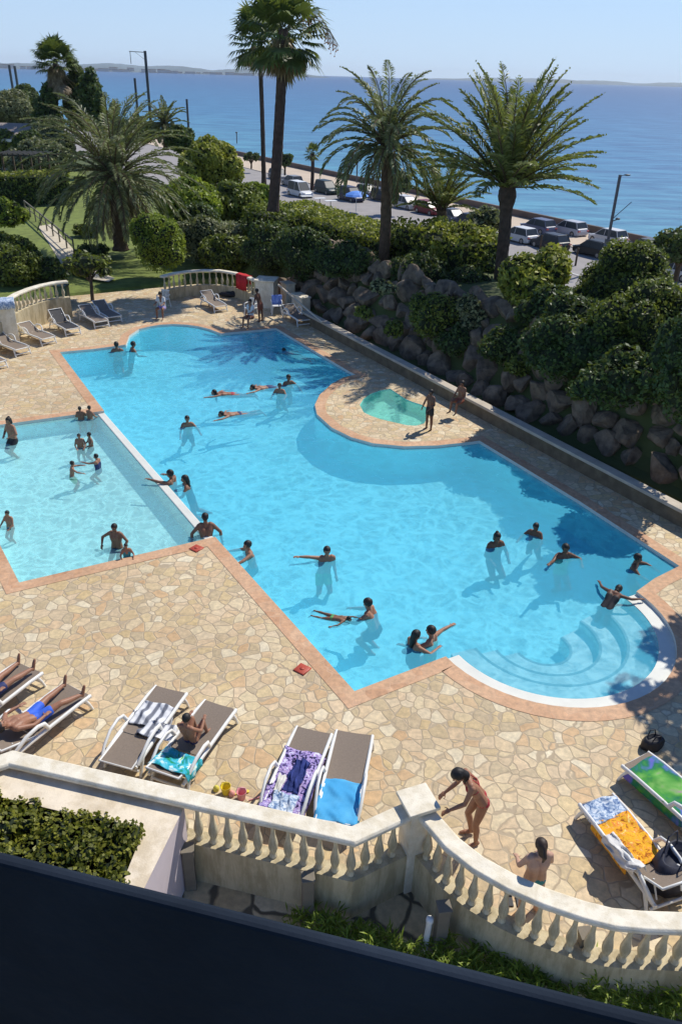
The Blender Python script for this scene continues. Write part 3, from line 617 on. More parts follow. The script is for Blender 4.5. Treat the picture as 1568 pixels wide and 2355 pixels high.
def date_palm(label, base, top, rad, nf=70, mat='lf_date', tr=(.3, .26), tmat='trunk', bulge=None, seed=1, group=None, emin=-35, emax=85, bend=1.15, leaf=.42, wid=.045, cat='palm tree', keep=None, dead=0, name='date_palm', az=None):
    rnd = random.Random(seed); t = thing(name, label, cat, base, 0, group); T = Vector(top)-Vector(base)
    trunk(t, T, tr[0], tr[1], M[tmat], bulge=bulge)
    Vv = []; Ff = []; Mi = []; R_ = MB(); cnt = 0
    def frond(a, e0, L, bd, deadf):
        nonlocal cnt
        k = 22; pts = []; e = e0; p = Vector((math.cos(a)*tr[1]*.5, math.sin(a)*tr[1]*.5, rnd.uniform(-.2, .25))); twist = rnd.uniform(-.35, .35)
        for i in range(k+1):
            pts.append(p.copy()); f = i/k; e = e0-bd*(f**1.5); p = p+Vector((math.cos(a+twist*f*.4)*math.cos(e), math.sin(a+twist*f*.4)*math.cos(e), math.sin(e)))*(L/k)
        R_.tube([T+q for q in pts[::3]], [.035*(1-.8*i/(len(pts[::3])-1))+.006 for i in range(len(pts[::3]))], 4, 1, False)
        for i in range(3, k+1):
            f = i/k; d = (pts[i]-pts[i-1]).normalized(); side = d.cross(Vector((0, 0, 1)))
            side = side.normalized() if side.length > .01 else Vector((1, 0, 0)); upv = side.cross(d)
            ll = leaf*(math.sin(PI*min(1, f*.92+.08))**.6*.9+.15)*rnd.uniform(.85, 1.1)
            for s_ in (-1, 1):
                for h_ in (0, .5):
                    c = T+pts[i-1]+(pts[i]-pts[i-1])*h_; dr = (side*s_*.85+d*(.75+.6*f)+upv*rnd.uniform(.05, .5)).normalized(); dr2 = (dr+Vector((0, 0, -.35-.3*rnd.random()))).normalized()
                    wv = dr.cross(upv).normalized()*wid*.5 if rnd.random() < .5 else upv*wid*.5
                    mid = c+dr*ll*.55; tip = mid+dr2*ll*.5
                    Vv.extend([c-wv, mid-wv*1.1, tip, mid+wv*1.1]); n0 = len(Vv); Ff.append((n0-4, n0-3, n0-2, n0-1)); Mi.append(2 if deadf else 0)
    for i in range(nf):
        f = (i+.5)/nf; a = az(rnd) if az else i*2.39996+rnd.uniform(-.25, .25); el = math.radians(emax+(emin-emax)*f**1.15+rnd.uniform(-7, 7))
        frond(a, el, rad*rnd.uniform(.85, 1.12)*(1.0 if f < .8 else .85), bend*rnd.uniform(.75, 1.2), False)
    for i in range(dead): frond(rnd.uniform(0, 2*PI), math.radians(-55+rnd.uniform(-15, 10)), rad*.65, .5, True)
    V = np.array([list(v) for v in Vv]); F = np.array(Ff); o = len(V); rv = np.array([list(v) for v in R_.v]); rf = np.array([f for f in R_.f if len(f) == 4])+o
    fast('crown', np.concatenate([V, rv]), np.concatenate([F, rf]), [M[mat], M['trunk'], M['lf_dead']], t, mi=np.concatenate([Mi, np.ones(len(rf), int)]))
    return t
def fan_palm(label, base, top, rad, nl=55, tr=(.22, .18), seed=2, skirt=25, group=None, emax=80, emin=-50, mat='lf_fan', tmat='trunkd', skirtlen=1.0, fruit=False, rad2=None):
    rnd = random.Random(seed); t = thing('fan_palm', label, 'palm tree', base, 0, group); T = Vector(top)-Vector(base); trunk(t, T, tr[0], tr[1], M[tmat], rings=40, rough=.05)
    def crown(items, name, mt):
        Vv = []; Ff = []; Rr = MB()
        for a, e, pl, br in items:
            d = Vector((math.cos(a)*math.cos(e), math.sin(a)*math.cos(e), math.sin(e))); side = d.cross(Vector((0, 0, 1))); side = side.normalized() if side.length > .02 else Vector((1, 0, 0)); up_ = side.cross(d)
            h = T+d*pl+Vector((0, 0, -.12*pl)); Rr.tube([T+d*.1, T+d*pl*.55+Vector((0, 0, .02)), h], .018, 3, 0, False)
            k = 20
            for j in range(k):
                an = math.radians(-125+250*j/(k-1)); rr = br*(1-.35*abs(an)/2.2)*rnd.uniform(.85, 1.1)
                dv_ = d*math.cos(an)+side*math.sin(an)+up_*(.25-.15*abs(an)); dn = (dv_+Vector((0, 0, -.55-.4*rnd.random()))).normalized(); dv_.normalize()
                wv = dv_.cross(up_).normalized()*br*.075; mid = h+dv_*rr*.6; tip = mid+dn*rr*.45
                Vv.extend([h, mid-wv, tip, mid+wv]); n0 = len(Vv); Ff.append((n0-4, n0-3, n0-2, n0-1))
        V = np.array([list(v) for v in Vv]); F = np.array(Ff); rv = np.array([list(v) for v in Rr.v]); rf = np.array([f for f in Rr.f if len(f) == 4])+len(V)
        return fast(name, np.concatenate([V, rv]), np.concatenate([F, rf]), [mt], t)
    crown([(i*2.39996+rnd.uniform(-.2, .2), math.radians(emax+(emin-emax)*((i+.5)/nl)+rnd.uniform(-6, 6)), rad*rnd.uniform(.5, .65), rad*rnd.uniform(.42, .52)) for i in range(nl)], 'crown', M[mat])
    if skirt: crown([(rnd.uniform(0, 2*PI), math.radians(rnd.uniform(-86, -50)), rad*rnd.uniform(.2, .6*skirtlen), rad*.38) for i in range(skirt)], 'dry_skirt', M['lf_dead'])
    return t
# ---- palms
fan_palm('tall fan palm with a thick trunk and dry skirt, cut by the top edge', R(628, 485, 46), R(652, 66, 46), 2.6, 46, (.30, .25), 3, 34)
fan_palm('very tall thin fan palm directly left of the thick trunked one', R(607, 425, 88), R(596, 88, 88), 3.6, 44, (.24, .2), 5, 8, mat='lf_fan')
date_palm('date palm with long arching crown before the sea, middle of three', R(880, 640, 40), R(889, 335, 40), 3.9, 66, tr=(.27, .25), seed=4, emin=-30, mat='lf_date2', bend=1.5, dead=5, wid=.065, leaf=.5)
date_palm('largest date palm with spreading crown and swollen trunk top, right of centre', R(1140, 705, 36), R(1166, 428, 36), 4.6, 78, tr=(.27, .26), bulge=.14, seed=11, emin=8, emax=88, bend=.62, leaf=.6, wid=.075, tmat='trunkd')
date_palm('small date palm between the two large ones above the hedge', R(1018, 610, 43), R(1014, 482, 43), 2.9, 34, tr=(.24, .26), seed=8, emin=18, emax=88, bend=.8, leaf=.42, wid=.06)
date_palm('big drooping date palm on the lawn at the left', R(278, 575, 50), R(262, 405, 50), 5.7, 110, tr=(.42, .38), seed=6, emin=-40, bend=1.35, mat='lf_date2', leaf=.6, wid=.07, dead=14)
fan_palm('fan palm with a long dry skirt far off at the upper left', R(128, 300, 100), R(128, 140, 100), 2.9, 44, (.3, .28), 9, 60, skirtlen=1.7, emin=-20, mat='lf_fan')
date_palm('small dark palm behind the big drooping one, near the masts', R(382, 345, 92), R(380, 285, 92), 2.7, 40, tr=(.3, .3), seed=12, emin=-50, leaf=.4, wid=.09, mat='lf_date2')
fan_palm('tiny dark palm on the sea front between the thick fan palm and the date palms', R(717, 437, 120), R(719, 350, 120), 1.5, 26, (.26, .24), 14, 8)
tp_ = [o for o in bpy.data.objects if o.get('label', '').startswith('tall fan palm')][0]; Tt = R(652, 66, 46)-R(628, 485, 46); fr_ = plain('orange_fruit', (.5, .22, .08), .7, .2, 5); rnd = random.Random(4)
for i in range(3):
    m = MB(); e = [Tt+Vector((.2, -.1, .1)), Tt+Vector((1.1, -.2, .75-.2*i)), Tt+Vector((1.9+.2*i, -.3, .5-.25*i)), Tt+Vector((2.3+.25*i, -.35, -.1-.3*i))]; m.tube(e, [.03, .025, .02, .012], 5, 0)
    for j in range(26):
        f = rnd.uniform(.3, 1)*3; a_ = int(min(2, f)); c = e[a_]+(e[a_+1]-e[a_])*(f-a_); q = c+Vector((rnd.uniform(-.15, .15), rnd.uniform(-.15, .15), -rnd.uniform(.2, .7))); m.tube([c, q], .008, 3, 0); m.ball(q, .035, 5, 4, 1)
    m.build('fruit_stalk', [M['lf_dead'], fr_], tp_)
# agave like plant and shrubs on the bank
date_palm('spiky pale green yucca on the shaded bank at the right', R(1238, 770, 29), R(1238, 735, 29), .95, 34, tr=(.09, .08), seed=15, emin=-10, bend=.5, leaf=.2, wid=.05, mat='lf_bright', cat='yucca', name='yucca_plant')
bush('rounded_shrub', 'small pale shrub over the boulders under the middle date palm', 'shrub', R(880, 660, 34), (.6, .5, .35), 6, .12, 60, 'lf_olive')
# ---- hedges along the bank (front side of the box is on the left of a->b)
def zt(x, y, s, t):                                              # height seen at photo y at place (s, t)
    p = ST(s, t); r = ray(x, y); return CAMH+r.z*(p.y/r.y)
def stx(x, s):                                                   # t so that the point (s,t) lies at photo column x on the plateau
    best = min(np.arange(-70, 25, .2), key=lambda t: abs((lambda p: 784+FOC*p.x/(p.y*math.cos(PITCH)+6*math.sin(PITCH)))(ST(s, t))-x)); return best
def hseg(x0, x1, ytop, s, dep, mat, label, z0=1.6, **k):
    t0, t1 = stx(x0, s), stx(x1, s); zz = zt((x0+x1)/2, ytop, s+dep*.6, (t0+t1)/2); a = ST(s, t0); b = ST(s, t1)
    return hedge('hedge', label, a, b, dep, z0, zz, mat=mat, **k)
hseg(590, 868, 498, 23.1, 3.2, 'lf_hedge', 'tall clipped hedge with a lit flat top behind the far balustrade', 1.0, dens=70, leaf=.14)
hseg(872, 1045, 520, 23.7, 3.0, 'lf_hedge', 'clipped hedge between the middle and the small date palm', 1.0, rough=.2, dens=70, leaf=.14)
def bushat(label, x, y, Y, r, cat='bush', name='bush', **k): return bush(name, label, cat, R(x, y, Y), r, **k)
bushat('rounded yellow green bush right of the small date palm', 1078, 598, 39, (1.7, 1.4, 1.8), mat='lf_yel', n=16, dens=55)
bushat('dark low bush behind the trunk of the largest date palm', 1085, 640, 38, (1.6, 1.0, 1.1), mat='lf_dark', n=14)
bushat('yellow green feathery bush right of the largest palm trunk', 1235, 665, 31, (1.45, 1.4, 1.55), mat='lf_yel', n=20, dens=60, leaf=.14)
bushat('tall dark topiary with a domed top above the parked cars', 1425, 685, 29.5, (1.85, 1.6, 2.3), mat='lf_hedge', n=30, dens=75, sub=.3, leaf=.08, cat='topiary', name='topiary')
bushat('wide clipped bush with a sunlit top at the right edge', 1475, 765, 25, (2.2, 1.45, 1.8), mat='lf_hedge', n=34, dens=80, leaf=.08, sub=.28)
bushat('dark clipped bush at the right edge below the wide sunlit one', 1590, 850, 20.8, (1.2, 1.1, 1.9), mat='lf_dark', n=20, dens=80, sub=.32, leaf=.08)
bushat('oval clipped topiary on the boulder bank below the largest palm', 1000, 732, 31.5, (1.25, 1.0, 1.1), mat='lf_hedge', n=22, dens=85, leaf=.08, sub=.26, cat='topiary', name='topiary')
bushat('loose olive shrub between the oval topiary and the largest palm', 1082, 735, 31, (.75, .7, 1.1), mat='lf_olive', n=10, dens=60)
for i, (x, y, Y, r, lb_) in enumerate(((1300, 810, 25.5, (1.6, 1.0, 1.3), 'dark shrub mass under the tall topiary'), (1185, 800, 28.5, (1.4, .8, .9), 'dark shrub at the foot of the largest palm'), (1420, 880, 22.6, (1.5, .9, 1.0), 'dark shrub above the boulders left of the right edge'), (960, 640, 36.5, (1.5, 1.1, 1.2), 'dark shrub between hedge and oval topiary'), (800, 600, 38.5, (1.9, .9, 1.0), 'dark ivy covered mound below the tall clipped hedge'), (1080, 790, 30.5, (1.3, .8, .8), 'low dark shrub spreading under the oval topiary'), (620, 575, 44, (1.6, 1.2, 1.8), 'dark tall shrub directly behind the far balustrade pillar'), (700, 590, 41.5, (1.7, 1.2, 1.6), 'dark shrub behind the pillar of the far balustrade'))):
    bushat(lb_, x, y, Y, r, mat='lf_dark', n=12, dens=60, cat='shrub', name='shrub')
# ---- left garden
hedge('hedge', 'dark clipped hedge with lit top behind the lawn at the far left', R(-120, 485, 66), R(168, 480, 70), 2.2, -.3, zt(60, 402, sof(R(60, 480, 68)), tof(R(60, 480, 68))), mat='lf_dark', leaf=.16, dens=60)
bushat('upright bright green oval shrub beside the far balustrade', 366, 562, 45.5, (1.75, 1.5, 1.9), mat='lf_bright', n=26, dens=80, leaf=.085, cat='shrub', name='shrub', sub=.26)
hedge('hedge', 'stepped clipped hedge left of the tall flat topped one', R(560, 600, 50), R(660, 600, 47), 2.5, -.2, 3.4, mat='lf_hedge', leaf=.15, dens=60, top='lf_hedge')
for i, (x, y, Y, r, mt, lb_) in enumerate((
    (480, 560, 50, (2.2, 1.6, 1.7), 'lf_olive', 'grey green shrub between the oval shrub and the stepped hedge'),
    (515, 590, 47, (1.7, 1.2, 1.2), 'lf_hedge', 'low green shrub behind the left half of the far balustrade'),
    (430, 470, 60, (2.6, 2.0, 1.7), 'lf_bright', 'bright green shrub right of the drooping palm'),
    (540, 470, 62, (2.4, 1.8, 1.6), 'lf_hedge', 'dense green shrub left of the thick palm trunk'),
    (590, 455, 68, (1.9, 1.6, 1.0), 'lf_bright', 'low light green hedge bush at the foot of the thick fan palm'),
    (455, 520, 55, (1.8, 1.5, 1.3), 'lf_dark', 'dark shrub behind the bright oval one'),
    (490, 385, 78, (3.0, 2.4, 2.3), 'lf_yel', 'round yellow green tree crown beyond the garden shrubs'),
    (8, 492, 49, (1.5, 1.2, .95), 'lf_bright', 'bright round clipped bush at the left edge of the lawn'),
    (28, 575, 46, (1.7, 1.2, 1.0), 'lf_hedge', 'loose green bush in front of the round clipped one'),
    (20, 620, 43, (2.0, 1.2, 1.2), 'lf_hedge', 'green bush directly behind the far left balustrade'),
    (95, 622, 44, (1.6, .9, .7), 'lf_dark', 'dark bush between the garden path and the left balustrade'),
    (204, 530, 56, (1.1, .9, .45), 'lf_hedge', 'low round clipped bush in the middle of the lawn'),
    (215, 590, 49, (1.2, .9, .7), 'lf_dark', 'dark bush at the foot of the drooping palm'),
    (-20, 355, 95, (4.0, 3.0, 2.6), 'lf_hedge', 'leafy bush below the pale roof at the left edge'),
    (20, 262, 130, (4.2, 3.5, 3.0), 'lf_olive', 'grey green tree crown above the pale roof'),
    (62, 245, 140, (2.8, 2.8, 3.0), 'lf_dark', 'dark tree crown beside the grey green one near the top left'),
    (120, 330, 95, (2.4, 2.0, 2.6), 'lf_olive', 'dry grey shrub behind the crown of the drooping palm'),
    (70, 345, 88, (1.5, 1.3, 1.9), 'lf_dark', 'dark cypress like shrub right of the pale roof'),
    (320, 305, 100, (2.6, 2.0, 1.5), 'lf_dark', 'dark shrubs at the foot of the two tall masts'),
    (415, 325, 90, (1.5, 1.5, 1.5), 'lf_dark', 'dark shrub under the small palm near the masts'))):
    bushat(lb_, x, y, Y, r, mat=mt, n=14, dens=40 if Y > 60 else 60, leaf=.13 if Y < 60 else .22, cat='bush', name='bush')
def cypress(label, x, yb, yt_, Y, r, n=9):
    b = R(x, yb, Y); t_ = R(x, yt_, Y); t = thing('cypress_tree', label, 'tree', b); H = t_.z-b.z
    trunk(t, (0, 0, H*.7), .2, .08, M['bark'], 8)
    foliage('crown', [((random.uniform(-.2, .2)*r, random.uniform(-.2, .2)*r, H*(.12+.8*i/(n-1))), (r*(1-.55*(i/(n-1))**2)*random.uniform(.8, 1.1),)*2+(H*.13,)) for i in range(n)], .28, 26, [M['lf_dark'], M['core']], t)
cypress('dark tall conifer just right of the far fan palm', 186, 300, 140, 102, 1.7); cypress('second dark conifer, shorter, right of the first one', 218, 300, 162, 98, 1.6)
cypress('dark conifer under the dry skirt of the far fan palm', 118, 300, 195, 99, 1.6); cypress('slim dark cypress behind the crown of the drooping palm', 238, 300, 208, 90, .8); cypress('slim dark cypress left of the tall masts', 268, 310, 232, 90, .6)
def tree(label, x, yb, yc, Y, r, rz_, mat, nb=16, th=.16, leaf=.13, dens=45, name='tree'):
    b = R(x, yb, Y); c = R(x, yc, Y); t = thing(name, label, 'tree', b); h = c-b; m = MB()
    m.tube([(0, 0, -.2), (.05, 0, h.z*.5), (0, 0, h.z-rz_*.2)], [th, th*.8, th*.45], 8)
    for k in range(6):
        a = k*1.05; m.tube([(0, 0, h.z-rz_*.9), (math.cos(a)*r*.4, math.sin(a)*r*.4, h.z-rz_*.2), (math.cos(a)*r*.7, math.sin(a)*r*.7, h.z+rz_*.2)], [th*.5, th*.3, th*.12], 5)
    m.build('trunk', M['bark'], t); rnd = random.Random(nb+int(x)); bl = []
    for i in range(nb):
        a = rnd.uniform(0, 2*PI); q = math.sqrt(rnd.random())*r*.72; s_ = rnd.uniform(.3, .45)*r; bl.append(((math.cos(a)*q, math.sin(a)*q, h.z+rnd.uniform(-.5, .75)*rz_*(1-(q/r)**2)), (s_, s_, s_*.7)))
    foliage('crown', bl, leaf, dens, [M[mat], M['core']], t); return t
tree('small round crowned tree growing through the deck near the loungers', 213, 690, 612, 40.3, 1.25, .85, 'lf_hedge', 14, .1)
tree('umbrella shaped pine at the right edge beyond the road', 1552, 640, 568, 58, 2.3, 1.5, 'lf_dark', 18, .22, .2, 35)
tree('small dark tree on the sea front behind the middle palm trunk', 912, 465, 420, 100, 1.6, 1.4, 'lf_dark', 12, .16, .22, 26)
tree('small dark tree right of the thick palm trunk on the sea front', 655, 400, 365, 125, 1.5, 1.5, 'lf_dark', 12, .16, .25, 24)
tree('dark round tree left of the thin palm trunk on the sea front', 578, 385, 362, 140, 1.3, 1.1, 'lf_dark', 12, .16, .25, 24)
tree('dark leafy tree behind the trunk of the largest palm', 1120, 560, 515, 62, 1.7, 1.5, 'lf_olive', 14, .14, .16, 30)
# shrub in the near planter
inp_, o_ = PLANTER; cx = sum(p.x for p in inp_)/4+o_.x; cy = sum(p.y for p in inp_)/4+o_.y
pq = [Vector((p.x+o_.x, p.y+o_.y, 0)) for p in inp_]; bl = []; rnd = random.Random(5)
q0 = pq[0]; ul = (pq[1]-pq[0]).normalized(); ud = (pq[3]-pq[0]).normalized()
for i in range(17):
  for j in range(9):
    s_ = rnd.uniform(.16, .25); bl.append((tuple(ul*(.12+i*.27+rnd.uniform(-.08, .08))+ud*(.1+j*.27+rnd.uniform(-.08, .08))+Vector((0, 0, rnd.uniform(-.14, .06)))), (s_, s_, s_*.85)))
o = foliage('planter_shrub', bl, .055, 520, [M['lf_yel2'] if 'lf_yel2' in M else M['lf_hedge'], M['core']], aspect=1.3); o.location = (q0.x, q0.y, .82)
tag(o, 'dense olive green low shrub filling the near planter box', 'shrub')
# grassy plants under the balustrade
def tuft(label, p, h, n, spread, seed):
    rnd = random.Random(seed); V = []; F = []
    for i in range(n):
        a = rnd.uniform(0, 2*PI); r0 = math.sqrt(rnd.random())*spread; b = Vector((math.cos(a)*r0, math.sin(a)*r0, 0)); hh = h*rnd.uniform(.5, 1.1); stem = b+Vector((rnd.uniform(-.1, .1), rnd.uniform(-.1, .1), hh))
        for k in range(9):
            f = rnd.uniform(.35, 1); c = b+(stem-b)*f; t2 = rnd.uniform(0, 2*PI); d = Vector((math.cos(t2), math.sin(t2), rnd.uniform(.1, 1.1))).normalized(); L = rnd.uniform(.14, .24); wv = d.cross(Vector((0, 0, 1))).normalized()*.013
            V += [c, c+d*L*.5-wv, c+d*L+Vector((0, 0, -.03)), c+d*L*.5+wv]; n0 = len(V); F.append((n0-4, n0-3, n0-2, n0-1))
    o = fast('leafy_plant', np.array([list(v) for v in V]), np.array(F), M['lf_bright']); o.location = p; tag(o, label, 'plant', 'leafy plants below the balustrade')
for i, (x, y, h, n, sp, lb_) in enumerate(((725, 2135, .5, 60, .45, 'narrow leaved plant at the foot of the second grey post'), (800, 2150, .35, 40, .35, 'low narrow leaved plant right of the second grey post'), (870, 2175, .45, 45, .35, 'narrow leaved plant left of the white vent pipe'), (945, 2205, .45, 40, .3, 'narrow leaved plant touching the white vent pipe'),
    (1030, 2215, .5, 60, .4, 'narrow leaved plant right of the white vent pipe'), (1130, 2215, .5, 70, .4, 'bushy narrow leaved plant under the curved balustrade'), (1190, 2265, .55, 80, .5, 'dense plant between the third and fourth grey post'), (1290, 2290, .5, 80, .5, 'dense plant in front of the fourth grey post'), (1390, 2270, .85, 70, .35, 'tall upright plant right of the fourth grey post'), (1460, 2320, .6, 80, .5, 'dense low plant near the lower right corner'), (1530, 2270, .9, 80, .4, 'tall plant at the right edge under the balustrade'))):
    tuft(lb_, P(x, y+34, -.75), h*.8, n, sp, 30+i)
# boulder bank
bw = thing('boulder_wall', 'rough retaining wall of brown boulders behind the long coping', 'retaining wall', ST(19.2, -20)); rnd = random.Random(21); nb = 0; bo = ST(19.2, -20)
FILL = MB()
for row in (4, 3, 2, 1, 0):
    t = -38.5+row*.35
    while t < -2:
        s_ = rnd.uniform(.7, 1.35)*(.95 if row < 3 else .8); t += s_*.5; c = ST(19.55+row*.42+rnd.uniform(-.15, .18), t, .25+row*.62+rnd.uniform(-.12, .14))
        m = bmesh.new(); bmesh.ops.create_icosphere(m, subdivisions=3, radius=.66); sc3 = Vector((s_*rnd.uniform(.8, 1.15), s_*rnd.uniform(.8, 1.1), s_*rnd.uniform(.7, 1.0))); k = [Vector((rnd.gauss(0, 1), rnd.gauss(0, 1), rnd.gauss(0, 1))).normalized() for _ in range(9)]; dk = [rnd.uniform(.24, .44) for _ in k]
        for v in m.verts:
            for kk, dd1 in zip(k, dk):
                e = v.co.dot(kk)-dd1
                if e > 0: v.co -= kk*e*.9
            v.co += v.co.normalized()*.02*math.sin(v.co.x*19+v.co.y*23+v.co.z*17); v.co = Vector((v.co.x*sc3.x, v.co.y*sc3.y, v.co.z*sc3.z))
        bmesh.ops.rotate(m, verts=m.verts, matrix=Matrix.Rotation(rnd.uniform(0, 6), 3, 'Z')); me = bpy.data.meshes.new('boulder'); m.to_mesh(me); m.free()
        t += s_*.42
        if -34 < t < -12 and nb < 99: o = link('boulder', me, M['boulder'], bw); o.location = c-bo; nb += 1
        else: FILL.add([v.co+(c-bo) for v in me.vertices], [tuple(p.vertices) for p in me.polygons], smooth=False)
tree('pine just outside the right side of the picture, shading the round pool steps', 2500, 1300, 700, 15, 2.3, 1.2, 'lf_dark', 13, .16, .16, 16) if False else None
def offtree(label, x, y, h, r, nb, leaf, dens, seed):
    t = thing('tree', label, 'tree', (x, y, 0)); m = MB(); m.tube([(0, 0, -.1), (.1, 0, h*.5), (0, .1, h)], [.16, .13, .07], 8); rnd = random.Random(seed); bl = []
    for i in range(nb):
        a = rnd.uniform(0, 6.28); q = math.sqrt(rnd.random())*r; z = h+rnd.uniform(-.7, .7); m.tube([(0, 0, h*.75), (math.cos(a)*q*.5, math.sin(a)*q*.5, h*.9), (math.cos(a)*q, math.sin(a)*q, z)], [.05, .03, .015], 4); bl.append(((math.cos(a)*q, math.sin(a)*q, z), (.5, .5, .35)))
    m.build('trunk', M['bark'], t); foliage('crown', bl, leaf, dens, [M['lf_dark'], M['core']], t, core=.5)
offtree('leafy tree beyond the right side of the view whose shade dapples the round steps', 12.4, 15.6, 6.2, 2.9, 42, .16, 60, 3)
tag(FILL.build('boulder_fill', M['boulder'], bw), kind='stuff')
# creeping plants spilling between the boulders
for i, (x, y, Y, r, lb_) in enumerate(((1330, 900, 24.6, .5, 'small green tuft between boulders at the right'), (1320, 745, 26.8, 1.35, 'big dark shrub left of the wide sunlit bush'), (1072, 655, 35.4, 1.15, 'dark shrub on the bank directly left of the largest palm trunk'), (1000, 640, 37.0, 1.1, 'dark shrub on the bank under the small date palm'), (1265, 720, 28.5, 1.2, 'dark shrub between the feathery bush and the domed topiary'), (1385, 800, 24.6, 1.2, 'dark shrub low against the wide sunlit bush'), (1500, 880, 22.0, 1.1, 'dark shrub under the wide bush at the right edge'), (840, 720, 33.6, .45, 'small green tuft on the boulders near the long coping start'), (1190, 850, 27.5, .6, 'ivy patch hanging over the boulders below the largest palm'), (905, 760, 32, .5, 'ivy patch over the boulders left of the oval topiary'))):
    bushat(lb_, x, y, Y, (r, r*.7, r*.75), mat='lf_hedge' if r < 1 else 'lf_dark', n=6 if r < 1 else 16, dens=90 if r < 1 else 50, leaf=.1, cat='creeper' if r < 1 else 'shrub', name='creeper' if r < 1 else 'shrub')
HAZE = .00006
# ================================================================ FAR SHORE, CARS, MASTS, ROOFS
# distant coast across the bay
def coast(name, az0, az1, dist, hmax, seed, mat, depth=500):
    rnd = random.Random(seed); k = 90; m = MB(); vs = []
    for i in range(k+1):
        f = i/k; a = math.radians(az0+(az1-az0)*f); e = min(1, 6*f, 6*(1-f)); h = hmax*e*(.45+.3*abs(math.sin(f*7+seed))+.25*abs(math.sin(f*19+seed*2))+.08*rnd.random())
        d = Vector((math.sin(a), math.cos(a), 0))
        vs += [d*dist+Vector((0, 0, -6.2)), d*(dist+depth*.3)+Vector((0, 0, -6+h*.6)), d*(dist+depth*.6)+Vector((0, 0, -6+h)), d*(dist+depth)+Vector((0, 0, -6.2))]
    m.add(vs, [(4*i+j, 4*i+4+j, 4*i+5+j, 4*i+1+j) for i in range(k) for j in range(3)], smooth=True); return tag(m.build(name, mat), kind='structure')
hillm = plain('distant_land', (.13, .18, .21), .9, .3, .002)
coast('distant_coast', -26, -1.5, 4300, 34, 1.3, hillm); coast('distant_coast', 4, 27, 7200, 30, 2.2, hillm, 600)
cm = plain('distant_house_walls', (.62, .56, .50), .9, .2, .01); rt = plain('distant_roof_tiles', (.32, .16, .10), .9, .2, .01); rnd = random.Random(3)
for i in range(46):
    a = math.radians(-25+22*((i+rnd.random())/46)); d = 4290+rnd.uniform(-10, 60); w_ = rnd.uniform(18, 60); h = rnd.uniform(8, 17)*(1 if a < -.2 else .7)
    t = thing('far_building', 'tiny pale waterfront building on the distant coast at the left', 'building', (math.sin(a)*d, math.cos(a)*d, -6), -a, 'pale buildings on the distant coast')
    m = MB(); m.box((0, 0, h/2), (w_, 18, h)); m.build('wall', cm, t); m = MB(); m.prism([(-w_/2-1, -10), (w_/2+1, -10), (w_/2+1, 10), (-w_/2-1, 10)], h, h+1.5); m.build('roof', rt, t)
